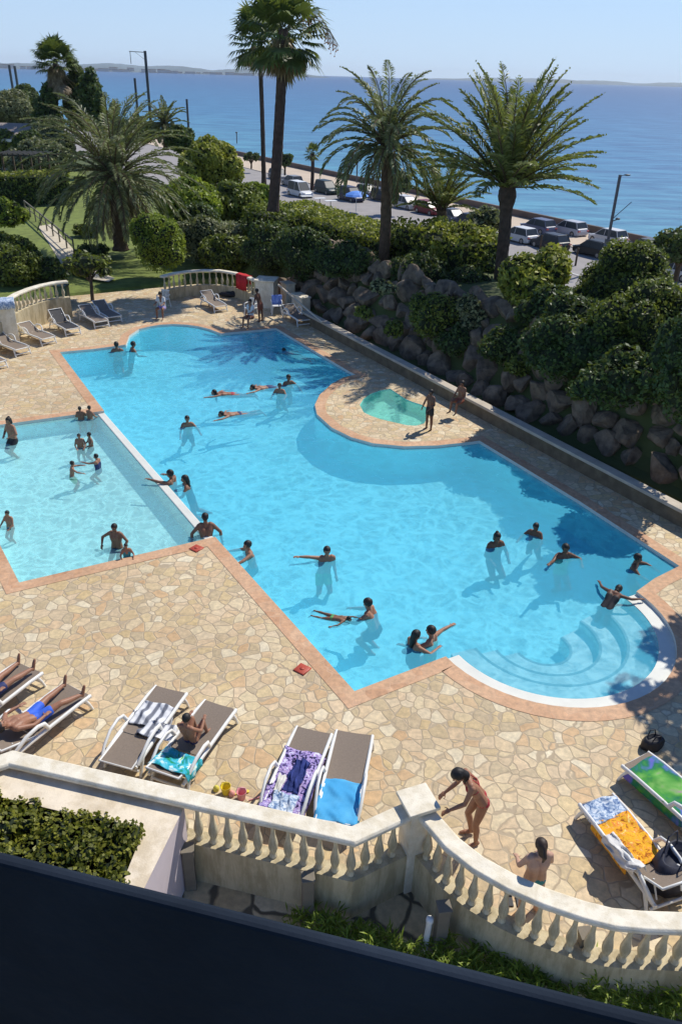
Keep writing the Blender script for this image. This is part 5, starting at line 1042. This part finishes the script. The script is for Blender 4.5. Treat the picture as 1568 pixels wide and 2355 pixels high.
for k in (-1, 1): m = MB(); m.box((k*.07, 0, .012), (.09, .25, .022)); m.tube([(k*.07-.04, .03, .02), (k*.07, .05, .06), (k*.07+.04, .03, .02)], .012, 5); m.build('sandal', blk, sd, bevel=.01)
# ================================================================ PEOPLE
SK = {k: plain('skin_'+k, c, .5, .1, 12, spec=.35) for k, c in dict(tan=(.33, .16, .095), dark=(.16, .075, .045), fair=(.50, .30, .21), brown=(.23, .11, .065)).items()}  # dark and brown put the backlit shade of figures into the skin colour
HR = {k: plain('hair_'+k, c, .6, .3, 25) for k, c in dict(black=(.010, .008, .007), brown=(.035, .02, .012)).items()}
WC = {k: plain('swimwear_'+k, c, .7, .1, 8) for k, c in dict(black=(.015, .015, .018), blue=(.03, .12, .62), navy=(.02, .03, .12), red=(.42, .04, .05), green=(.12, .34, .10), purple=(.28, .24, .50), orange=(.6, .2, .04), rust=(.25, .08, .045), white=(.6, .6, .6), teal=(.03, .25, .28)).items()}
eyem = plain('eye_dark', (.02, .015, .01), .3, .1, 4)
STAND = dict(spine=(0, 0, 1), neck=(0, .1, 1), look=(0, 1, -.1), uaL=(-.35, 0, -1), faL=(-.1, .25, -1), uaR=(.35, 0, -1), faR=(.1, .25, -1), thL=(-.1, 0, -1), shL=(0, -.03, -1), thR=(.1, 0, -1), shR=(0, -.03, -1))
def pose(**k): d = dict(STAND); d.update(k); return d
LEGS = dict(thL=(-.2, .75, -.65), thR=(.2, .6, -.8), shL=(0, -.75, -.7), shR=(0, -.5, -.85))
WADE = pose(uaL=(-.38, .35, -.9), faL=(.25, .9, -.35), uaR=(.38, .35, -.9), faR=(-.25, .9, -.35), **LEGS)
TREAD = pose(spine=(0, .25, 1), uaL=(-.6, .5, -.7), faL=(-.0, 1, -.2), uaR=(.6, .5, -.7), faR=(.0, 1, -.2), thL=(-.25, -.1, -1), thR=(.25, -.3, -1), shL=(0, -.9, -.5), shR=(0, -1, -.4))
SWIM = pose(spine=(0, 1, .12), neck=(0, 1, .35), look=(0, 1, .1), uaL=(-.5, 1, 0), faL=(-.1, 1, 0), uaR=(.9, -.4, -.1), faR=(.5, -.8, -.1), thL=(-.15, -1, -.05), shL=(-.05, -1, .0), thR=(.15, -1, -.15), shR=(.05, -1, .05))
LIE = pose(spine=(0, -.93, .36), neck=(0, -.9, .5), look=(0, .6, .8), uaL=(-.35, .85, -.25), faL=(.1, 1, 0), uaR=(.35, .85, -.25), faR=(-.1, 1, 0), thL=(-.18, 1, .0), shL=(-.08, 1, -.04), thR=(.18, 1, .12), shR=(.1, 1, -.08))
def remesh(mb, vox, name, mats, smooth=2):
    me = mb.mesh(name); o = bpy.data.objects.new(name, me); COL.objects.link(o); r = o.modifiers.new('r', 'REMESH'); r.mode = 'VOXEL'; r.voxel_size = vox; r.use_smooth_shade = True
    s_ = o.modifiers.new('s', 'SMOOTH'); s_.iterations = smooth; s_.factor = .6
    dg = bpy.context.evaluated_depsgraph_get(); m2 = bpy.data.meshes.new_from_object(o.evaluated_get(dg)); bpy.data.objects.remove(o); bpy.data.meshes.remove(me); m2.name = name
    for m in mats: m2.materials.append(m)
    m2.polygons.foreach_set('use_smooth', np.ones(len(m2.polygons), bool)); return m2
def person(label, at, face, ps=WADE, h=1.7, skin='tan', hair='black', style='short', wear='shorts', wc='black', top=None, vox=.016, anchor='head', group=None, fat=1.0, roll=0):
    k = h/1.7; V3 = lambda v: Vector(v).normalized(); J = {}; o0 = Vector((0, 0, 0)); X = Vector((1, 0, 0)); sp = V3(ps['spine']); front = sp.cross(X)
    waist = o0+sp*.2*k; chest = o0+sp*.36*k; sh = o0+sp*.50*k; nk = sh+V3(ps['neck'])*.09*k; look = V3(ps['look']); nd = V3(ps['neck']); hd = nk+nd*.10*k+look*.015*k
    hup = (nd-look*nd.dot(look)).normalized(); hx = look.cross(hup).normalized(); HM = Matrix((hx, look, hup)).transposed()
    m = MB(); f_ = fat*k
    for s_ in (-1, 1):
        m.cap(X*s_*.075*k-front*0*k, .098*f_, waist+X*s_*.055*k, .088*f_, n=12); m.cap(waist+X*s_*.055*k, .088*f_, chest+X*s_*.085*k, .098*f_, n=12); m.cap(chest+X*s_*.085*k, .098*f_, sh+X*s_*.12*k, .062*f_, n=12)
    m.cap(sh-X*.13*k, .055*k, sh+X*.13*k, .055*k); m.cap(chest+front*.03*k, .08*k, sh, .06*k); m.cap(sh-sp*.02*k, .062*k, nk, .05*k); m.cap(nk, .05*k, hd-hup*.03*k, .055*k)
    m.ball(hd+hup*.02*k, (.074*k, .092*k, .098*k), 18, 12, M=HM); m.ball(hd+look*.025*k-hup*.05*k, (.052*k, .06*k, .06*k), 14, 9, M=HM)
    m.cap(hd+look*.085*k+hup*.02*k, .010*k, hd+look*.104*k-hup*.018*k, .016*k, n=8); m.cap(hd+look*.082*k-hup*.052*k-hx*.018*k, .011*k, hd+look*.082*k-hup*.052*k+hx*.018*k, .011*k, n=8)
    for s_ in (-1, 1): m.ball(hd+hx*s_*.075*k-hup*.0*k, (.012*k, .024*k, .032*k), 8, 6, M=HM); m.cap(hd+look*.078*k+hup*.036*k+hx*s_*.012*k, .01*k, hd+look*.07*k+hup*.034*k+hx*s_*.05*k, .009*k, n=6)
    J['head'] = hd; J['chest'] = chest
    fing = max(.0088*k, vox*.62)
    for s_, q in ((-1, 'L'), (1, 'R')):
        a = sh+X*s_*.165*k-sp*.015*k; ua = V3(ps['ua'+q]); fa = V3(ps['fa'+q]); el = a+ua*.275*k; wr = el+fa*.235*k; m.cap(a, .052*f_, a+ua*.12*k, .046*f_); m.cap(a+ua*.12*k, .046*f_, el, .037*f_); m.cap(el, .038*f_, el+fa*.08*k, .038*f_); m.cap(el+fa*.08*k, .038*f_, wr, .026*f_); J['hand'+q] = wr
        side = fa.cross(Vector((0, 0, 1))); side = side.normalized() if side.length > .1 else X; pn = side.cross(fa).normalized(); pc = wr+fa*.05*k
        HMt = Matrix((side, fa, pn)).transposed(); m.ball(pc, (.042*k, .055*k, .017*k+vox*.3), 10, 7, M=HMt)
        for i, (off_, ln) in enumerate(((-.032, .062), (-.011, .072), (.011, .068), (.031, .052))):
            b = pc+side*off_*k+fa*.042*k; kx = b+(fa+side*off_*4).normalized()*ln*.5*k-pn*.004*k; tp = kx+(fa*.85-pn*.45).normalized()*ln*.5*k; m.cap(b, fing*1.05, kx, fing, n=6); m.cap(kx, fing, tp, fing*.85, n=6)
        tb = pc-side*s_*.036*k-fa*.02*k; m.cap(tb, fing*1.2, tb+(fa*.6-side*s_*.8).normalized()*.035*k, fing*1.05, n=6); m.cap(tb+(fa*.6-side*s_*.8).normalized()*.035*k, fing*1.05, tb+(fa*.9-side*s_*.9).normalized()*.062*k, fing*.9, n=6)
        hp = X*s_*.085*k-sp*.03*k; th = V3(ps['th'+q]); sn = V3(ps['sh'+q]); kn = hp+th*.42*k; an = kn+sn*.40*k; m.cap(hp, .088*f_, hp+th*.2*k, .078*f_, n=12); m.cap(hp+th*.2*k, .078*f_, kn, .055*f_, n=12); m.cap(kn, .055*f_, kn+sn*.13*k-front*.012*k, .056*f_); m.cap(kn+sn*.13*k-front*.012*k, .056*f_, an, .035*f_)
        ft = ps.get('foot'+q); ft = V3(ft) if ft else (V3((s_*.15, 1, -.12)) if sn.z < -.6 else (sn*.25+Vector((0, 0, 1 if sp.y < 0 else -.3))).normalized())
        he = an+sn*.035*k-ft*.03*k; m.cap(he, .034*k, an+ft*.1*k+sn*.045*k, .032*k); m.cap(an+ft*.1*k+sn*.045*k, .034*k, an+ft*.165*k+sn*.055*k, .024*k); J['foot'+q] = an+sn*.075*k; J['knee'+q] = kn; J['hip'+q] = hp; J['th'+q] = th
        J['shL'] = sh
    body = remesh(m, vox, 'person', [SK[skin], eyem])
    ec = [hd+look*.083*k+hup*.016*k+hx*s_*.03*k for s_ in (-1, 1)]
    n = len(body.polygons); cen = np.zeros(n*3); body.polygons.foreach_get('center', cen); cen = cen.reshape(-1, 3); mi = np.zeros(n, int)
    for e in ec: mi[(np.abs((cen-np.array(e))@np.array(HM)) < np.array([.016, .03, .008])*k).all(1)] = 1
    body.polygons.foreach_set('material_index', mi)
    t = bpy.data.objects.new('person', body); COL.objects.link(t); tag(t, label, 'person', group)
    base = {'head': hd, 'pelvis': o0, 'foot': (J['footL']+J['footR'])/2, 'hip': o0-Vector((0, 0, .1*k))}[anchor]
    if anchor == 'foot': base = Vector((base.x, base.y, min(J['footL'].z, J['footR'].z)))
    Rz = Matrix.Rotation(math.radians(face), 3, 'Z'); t.location = Vector(at)-Rz@base; t.rotation_euler.z = math.radians(face)
    # hair
    m = MB(); m.ball(hd+hup*.034*k-look*.014*k, (.092*k, .108*k, .104*k), 16, 10, M=HM)
    if style in ('long', 'bun', 'pony'):
        m.cap(hd-look*.05*k+hup*.02*k, .078*k, hd-look*.075*k-hup*.09*k, .06*k)
        if style == 'long':
            d = Vector((0, 0, -1)) if sp.z > .6 else (-front*0+Vector((0, 0, -1))); m.cap(hd-look*.07*k-hup*.07*k, .07*k, hd-look*.09*k-hup*.1*k+d*.16*k, .045*k); m.cap(hd-look*.09*k-hup*.1*k+d*.15*k, .05*k, hd-look*.1*k-hup*.1*k+d*.28*k, .02*k)
        if style == 'bun': m.ball(hd+hup*.12*k-look*.05*k, .045*k, 10, 7)
        if style == 'pony': m.cap(hd+hup*.06*k-look*.1*k, .03*k, hd-look*.17*k-hup*.06*k, .035*k); m.cap(hd-look*.17*k-hup*.06*k, .035*k, hd-look*.13*k-hup*.2*k, .015*k)
    # tufts break up the outline
    rnd = random.Random(int(h*1000)+len(label))
    for i in range(16):
        d = Vector((rnd.gauss(0, 1), rnd.gauss(-.5, .7), rnd.gauss(.6, .6))).normalized(); c = hd+hup*.03*k-look*.014*k+HM@Vector((d.x*.078*k, d.y*.09*k, d.z*.09*k)); m.ball(c, .022*k, 7, 5)
    hm_ = remesh(m, max(.010, vox*.8), 'hair', [HR[hair]], 1)
    bm2 = bmesh.new(); bm2.from_mesh(hm_); fd = look; 
    dele = [v for v in bm2.verts if (v.co-hd).dot(look) > .035*k and (v.co-hd).dot(hup) < .062*k]; bmesh.ops.delete(bm2, geom=dele, context='VERTS'); bm2.to_mesh(hm_); bm2.free()
    ho = bpy.data.objects.new('hair', hm_); COL.objects.link(ho); ho.parent = t
    # clothing
    g = 1.10
    def cl(nm, fn, col):
        m = MB(); fn(m); me = remesh(m, max(.012, vox), nm, [WC[col]], 1); c = bpy.data.objects.new(nm, me); COL.objects.link(c); c.parent = t
    def shorts(m):
        for s_, q in ((-1, 'L'), (1, 'R')): hp = J['hip'+q]; m.cap(hp+sp*.01*k, .095*f_*g, hp+J['th'+q]*.2*k, .084*f_*g, n=12); m.cap(X*s_*.07*k-sp*.02*k, .1*f_*1.06, X*s_*.065*k+sp*.06*k, .095*f_*1.05, n=12)
    def brief(m):
        for s_ in (-1, 1): m.cap(X*s_*.07*k-sp*.03*k, .1*f_*1.04, X*s_*.07*k+sp*.02*k, .097*f_*1.03, n=12)
    def topf(m):
        for s_ in (-1, 1): m.ball(chest+X*s_*.075*k+front*.055*k+sp*.03*k, .062*k, 10, 7)
        m.cap(chest-X*.085*k, .1*f_*1.02, chest+X*.085*k, .1*f_*1.02, n=12) if False else None
        r = [(math.cos(a)*.185*f_, math.sin(a)*.108*f_) for a in [2*PI*i/16 for i in range(17)]]; m.tube([chest+X*x+front*y for x, y in r], .012*k, 6)
        for s_ in (-1, 1): m.tube([chest+X*s_*.08*k+front*.1*k+sp*.08*k, sh+X*s_*.06*k+sp*.055*k, sh+X*s_*.05*k-front*.06*k, chest+X*s_*.05*k-front*.1*k], .010*k, 6)
    def suit(m):
        brief(m)
        for s_ in (-1, 1): m.cap(X*s_*.075*k, .1*f_*1.03, waist+X*s_*.055*k, .088*f_*1.07, n=12); m.cap(waist+X*s_*.055*k, .088*f_*1.07, chest+X*s_*.085*k, .098*f_*1.05, n=12)
    def shirt(m):
        suit(m)
        for s_, q in ((-1, 'L'), (1, 'R')): m.cap(chest+X*s_*.085*k, .105*f_, sh+X*s_*.12*k, .068*f_, n=12); a = sh+X*s_*.165*k-sp*.015*k; m.cap(a, .06*f_, a+V3(ps['ua'+q])*.15*k, .062*f_)
    if wear == 'shorts': cl('swim_shorts', shorts, wc)
    if wear == 'bikini': cl('bikini_bottom', brief, wc); cl('bikini_top', topf, wc)
    if wear == 'brief': cl('swim_trunks', brief, wc)
    if wear == 'suit': cl('swimsuit', suit, wc)
    if wear == 'shirt': cl('shirt', shirt, wc); cl('shorts', shorts, top or wc)
    return t
ZF = -1.1; ZS = -.6
OUT = {}
def stander(label, x, y, floor, hgt_, face, ps=WADE, out=None, **k):   # wades in the pool, head seen at photo x, y
    out = (.27 if floor == ZF else .38) if out is None else out
    rnd = random.Random(label); ps = dict(ps)
    for q in ('uaL', 'faL', 'uaR', 'faR'): v = ps[q]; ps[q] = tuple(c+rnd.uniform(-.18, .18) for c in v)
    if ps['thL'] == STAND['thL'] and floor == ZF: ps.update(LEGS)
    hgt_ *= 1.13; k['fat'] = k.get('fat', 1)*1.1
    need = ZW+out-floor                                        # bend the legs until the feet reach the floor
    leg = (need-.70*hgt_/1.7)/(.82*hgt_/1.7); leg = max(.25, min(1, leg)); a = math.acos(leg)
    if ps['thL'][1] > 0 or ps['thL'] == STAND['thL']:
        ps.update(thL=(-.12, math.sin(a)+.05, -math.cos(a)), shL=(0, -math.sin(a), -math.cos(a)), thR=(.12, math.sin(a)*.9, -math.cos(a)), shR=(0, -math.sin(a)*.9-.05, -math.cos(a)))
    p = P(x, y, ZW+out); return person(label, p, face, ps, hgt_, **k)
# --- main pool, far part
stander('swimmer with back turned at the far edge, left of another, before the round bay', 268, 793, ZF, 1.7, 20, WADE, skin='brown')
stander('dark haired swimmer in teal beside the other one in the far round bay', 307, 792, ZF, 1.6, -60, TREAD, skin='brown', wear='suit', wc='teal')
person('swimmer ducking under water near the far right edge of the pool', P(652, 806, -.12), 60, SWIM, 1.6, 'brown')
person('swimmer floating face down left of a small group in the far pool', P(492, 903, -.02), 100, SWIM, 1.65, 'tan', wear='bikini', wc='red', style='long')
person('swimmer stretched out behind and left of two standing heads', P(580, 892, -.02), 120, SWIM, 1.7, 'tan', wc='navy')
stander('small dark haired swimmer, nearer one of the pair in the far pool middle', 643, 888, ZF, 1.35, 170, TREAD, skin='tan')
stander('taller dark haired swimmer, farther one of the pair in the far pool middle', 664, 869, ZF, 1.55, -150, TREAD, skin='brown')
person('swimmer gliding face down in the pool centre with trailing legs', P(508, 953, -.02), 118, SWIM, 1.65, 'tan', wear='brief', wc='navy')
stander('child standing alone in the main pool left of the gliding swimmer', 431, 964, ZF, 1.45, 200, TREAD, skin='tan')
# --- shallow pool
stander('swimmer whose head shows before the far shallow pool edge, left of another head', 184, 940, ZS, 1.0, 10, WADE, skin='brown')
stander('swimmer whose head shows before the far shallow pool edge, near the white divider', 206, 938, ZS, 1.0, -30, WADE, skin='tan')
stander('adult in black shorts standing in the shallow pool at the left edge', 20, 968, ZS, 1.42, 150, out=.76, ps=pose(uaL=(-.55, .3, -.8), faL=(.4, .6, -.3), uaR=(.55, .3, -.8), faR=(-.4, .6, -.3)), skin='tan', wear='shorts', wc='black', vox=.012, fat=1.05, style='bun')
stander('child with dark hair close to another one in the far shallow corner', 182, 1003, ZS, .98, 190, WADE, skin='tan')
stander('child on the right of the close pair in the far shallow corner', 205, 1000, ZS, 1.02, 120, WADE, skin='brown')
stander('child reaching a hand to the taller one in the middle of the shallow pool', 167, 1066, ZS, 1.0, -70, pose(uaL=(-.5, 1, -.2), faL=(.2, 1, 0), uaR=(.9, .6, -.3), faR=(.3, 1, -.1), spine=(0, .15, 1)), skin='tan', wc='green')
stander('child stretching an arm to the left in the middle of the shallow pool', 221, 1050, ZS, 1.08, 80, pose(uaL=(-.4, 1, -.2), faL=(-.1, 1, 0), uaR=(.8, .3, -.5), faR=(.2, 1, 0)), skin='tan', wear='suit', wc='navy')
stander('small child standing at the left edge in the nearer shallow water', 17, 1181, ZS, .95, 160, WADE, skin='tan', wear='brief')
stander('adult standing in the shallow pool near the close edge with bent arms', 263, 1214, ZS, 1.30, 170, out=.58, ps=pose(uaL=(-.8, .2, -.7), faL=(.3, .7, -.5), uaR=(.8, .2, -.7), faR=(-.3, .7, -.5)), skin='brown', wear='brief', vox=.012)
stander('child with only head and shoulders out beside the standing adult', 290, 1256, ZS, .84, 200, WADE, skin='tan', wear='suit', wc='teal')
# --- at the divider and corner
stander('man holding the white divider with one stretched arm', 391, 1090, ZF, 1.62, 75, pose(uaL=(-.3, 1, .1), faL=(0, 1, 0), uaR=(.7, .5, -.4), faR=(0, 1, 0)), skin='brown', vox=.012)
stander('long haired person in black right behind the man at the divider', 425, 1102, ZF, 1.55, 100, TREAD, skin='brown', style='long', wear='suit', wc='black')
person('broad backed man leaning on the paved corner between the two pools', P(472, 1190, .40), 12, pose(spine=(0, .25, 1), uaL=(-.75, -.2, -.75), faL=(-.1, -.2, -1), uaR=(.75, -.2, -.75), faR=(.1, -.2, -1), thL=(-.15, .6, -.8), thR=(.15, .6, -.8), shL=(0, -.2, -1), shR=(0, -.2, -1)), 1.75, 'brown', wear='shorts', wc='navy', vox=.012, fat=1.12)
stander('boy holding the long diagonal edge right of the leaning man', 569, 1254, ZF, 1.52, 110, pose(uaL=(-.6, .8, -.2), faL=(-.1, 1, -.1), uaR=(.8, .4, -.5), faR=(.2, 1, 0), spine=(0, .2, 1)), skin='tan', wear='shorts', wc='teal', vox=.012)
# --- near main pool
stander('boy standing in the pool middle with one arm stretched to the left', 752, 1268, ZF, 1.55, 190, pose(uaL=(-.2, .1, -.9), faL=(-.2, .6, -.6), uaR=(1, .1, .1), faR=(1, .1, .1), spine=(-.15, 0, 1)), skin='tan', wc='green', vox=.012)
stander('man bending over a small child he holds in the near pool', 846, 1388, ZF, 1.6, 70, pose(spine=(0, .35, 1), uaL=(-.4, .8, -.5), faL=(.1, 1, -.1), uaR=(.4, .8, -.5), faR=(-.1, 1, -.1), look=(0, 1, -.5)), skin='tan', vox=.012, fat=1.08)
person('small child lying in the water held by the bending man', P(803, 1424, -.0), -110, SWIM, .95, 'brown', wear='brief', wc='green')
stander('woman with dark hair, left one of the pair near the lower pool corner', 957, 1461, ZF, 1.55, -60, pose(uaL=(-.6, .6, -.5), faL=(.2, 1, 0), uaR=(.6, .6, -.5), faR=(-.2, 1, 0)), skin='tan', style='long', wear='suit', wc='black', vox=.012)
stander('child in green held by the woman near the lower pool corner', 990, 1451, ZF, 1.6, 60, pose(uaL=(-.6, .8, -.3), faL=(0, 1, 0), uaR=(1, -.2, -.1), faR=(1, -.3, -.1)), skin='tan', wear='suit', wc='green', vox=.012)
stander('woman with broad dark silhouette standing left of the right hand group', 1143, 1236, ZF, 1.6, 200, WADE, skin='dark', wear='suit', wc='black', style='bun', vox=.012, fat=1.1)
stander('swimmer with only the head out, farthest of the right hand group', 1231, 1212, ZF, 1.38, 150, TREAD, skin='dark', style='long')
stander('adult with one arm raised sideways carrying something in the right group', 1300, 1262, ZF, 1.58, 190, pose(uaL=(-.8, .4, -.5), faL=(.2, 1, 0), uaR=(.8, .5, .0), faR=(.6, .8, .2)), skin='dark', wear='suit', wc='green', vox=.012)
stander('child near the far right corner of the pool touching the deck edge', 1466, 1284, ZF, 1.5, -120, pose(uaL=(-.5, .8, -.4), faL=(0, 1, -.2), uaR=(.6, .5, -.5), faR=(.1, 1, 0)), skin='dark', wear='suit', wc='navy', vox=.012)
person('person leaning on the edge above the round steps with dark hair hanging down', P(1421, 1356, .1), -40, pose(spine=(0, .8, .5), neck=(0, 1, .1), look=(0, .6, -.8), uaL=(-.9, .5, -.2), faL=(-.6, .8, -.1), uaR=(.9, .5, -.2), faR=(.6, .8, -.1), thL=(-.1, -.4, -1), thR=(.1, -.4, -1)), 1.55, 'dark', style='long', wear='suit', wc='black', vox=.012)
# --- on the platform and the wall
person('man in dark shorts standing at the small teal pool on the round platform', P(985, 988), 130, pose(uaL=(-.5, .3, -1), faL=(.3, .7, -.6), uaR=(.4, .2, -1), faR=(.1, .4, -1)), 1.42, 'dark', wear='shorts', wc='black', vox=.012, anchor='foot', fat=1.05)
cs = P(1058, 925, .52); person('person sitting on the long coping behind the platform', (cs.x, cs.y, .62), 135, pose(spine=(0, -.05, 1), uaL=(-.3, .3, -1), faL=(.1, .7, -.6), uaR=(.3, .3, -1), faR=(-.1, .7, -.6), thL=(-.15, 1, 0), thR=(.15, 1, .0), shL=(0, .1, -1), shR=(0, .1, -1)), 1.45, 'brown', wear='shorts', wc='rust', anchor='pelvis')
# --- on the near deck
person('long haired woman bending forward on the paving near the balustrade pillar', P(1088, 1930), 100, pose(spine=(0, .50, .88), neck=(0, .8, .6), look=(0, .75, -.75), uaL=(-.15, .35, -.95), faL=(.1, .85, -.5), uaR=(.15, .3, -.95), faR=(-.1, .75, -.65), thL=(-.06, .22, -1), shL=(0, -.12, -1), thR=(.06, .36, -1), shR=(0, -.22, -1)), 1.74, 'tan', wear='bikini', wc='red', style='long', vox=.008, anchor='foot', fat=.95)
person('child seen from behind just inside the curved balustrade', P(1243, 1944, 1.36), 10, pose(uaL=(-.35, .3, -1), faL=(.2, .8, -.4), uaR=(.35, .3, -1), faR=(-.2, .8, -.4)), 1.58, 'fair', hair='brown', wear='brief', wc='teal', style='pony', vox=.009, fat=1.05)
def onlounger(label, lo, y, ps, h, zz=.45, turn=180, dx=0, **k):
    a = lo.rotation_euler.z; p = Vector(lo.location)+Matrix.Rotation(a, 3, 'Z')@Vector((dx, y, zz)); return person(label, p, math.degrees(a)+turn, ps, h, anchor='pelvis', vox=.009, **k)
LIE2 = dict(LIE); LIE2.update(thR=(.32, 1, .22), shR=(.2, 1, -.18), thL=(-.2, 1, .02), uaL=(-.6, .5, -.2), faL=(.2, 1, 0))
onlounger('man in bright blue shorts lying on a lounger with legs apart', lB, .98, LIE2, 1.72, skin='tan', wc='blue')
onlounger('person in dark blue shorts lying on the upper left lounger', lA, .95, LIE, 1.72, skin='tan', wc='navy')
onlounger('child sitting with raised knees on a lounger before a turquoise towel', lD, 1.02, pose(spine=(0, -.30, .95), neck=(0, .2, 1), look=(0, 1, -.35), uaL=(-.25, .6, -.6), faL=(.2, .8, .3), uaR=(.25, .6, -.6), faR=(-.2, .8, .3), thL=(-.12, .75, .72), shL=(0, .30, -.95), thR=(.12, .75, .72), shR=(0, .30, -.95)), 1.36, zz=.44, skin='tan', wear='brief', wc='navy', hair='black')
# --- at the far end
person('person in white and purple clothes on a white chair under the shrub', P(374, 706, .53), 170, pose(spine=(0, .25, 1), look=(0, .8, -.5), thL=(-.15, 1, .05), thR=(.15, 1, .05), shL=(0, 0, -1), shR=(0, 0, -1), uaL=(-.2, .5, -.9), faL=(.1, 1, 0), uaR=(.2, .5, -.9), faR=(-.1, 1, 0)), 1.65, 'brown', wear='shirt', wc='white', top='purple', anchor='pelvis')
person('person in a pale top sitting on a chair before the far pillar', P(577, 727, .53), 150, pose(thL=(-.15, 1, .05), thR=(.15, 1, .05), shL=(0, .1, -1), shR=(0, .1, -1), uaL=(-.2, .5, -.9), faL=(.1, 1, 0)), 1.65, 'tan', wear='shirt', wc='white', top='rust', anchor='pelvis')
person('tanned person standing bent beside the sitting one at the far pillar', P(600, 740), 60, pose(spine=(0, .35, 1)), 1.55, 'dark', wear='shorts', wc='rust', anchor='foot')
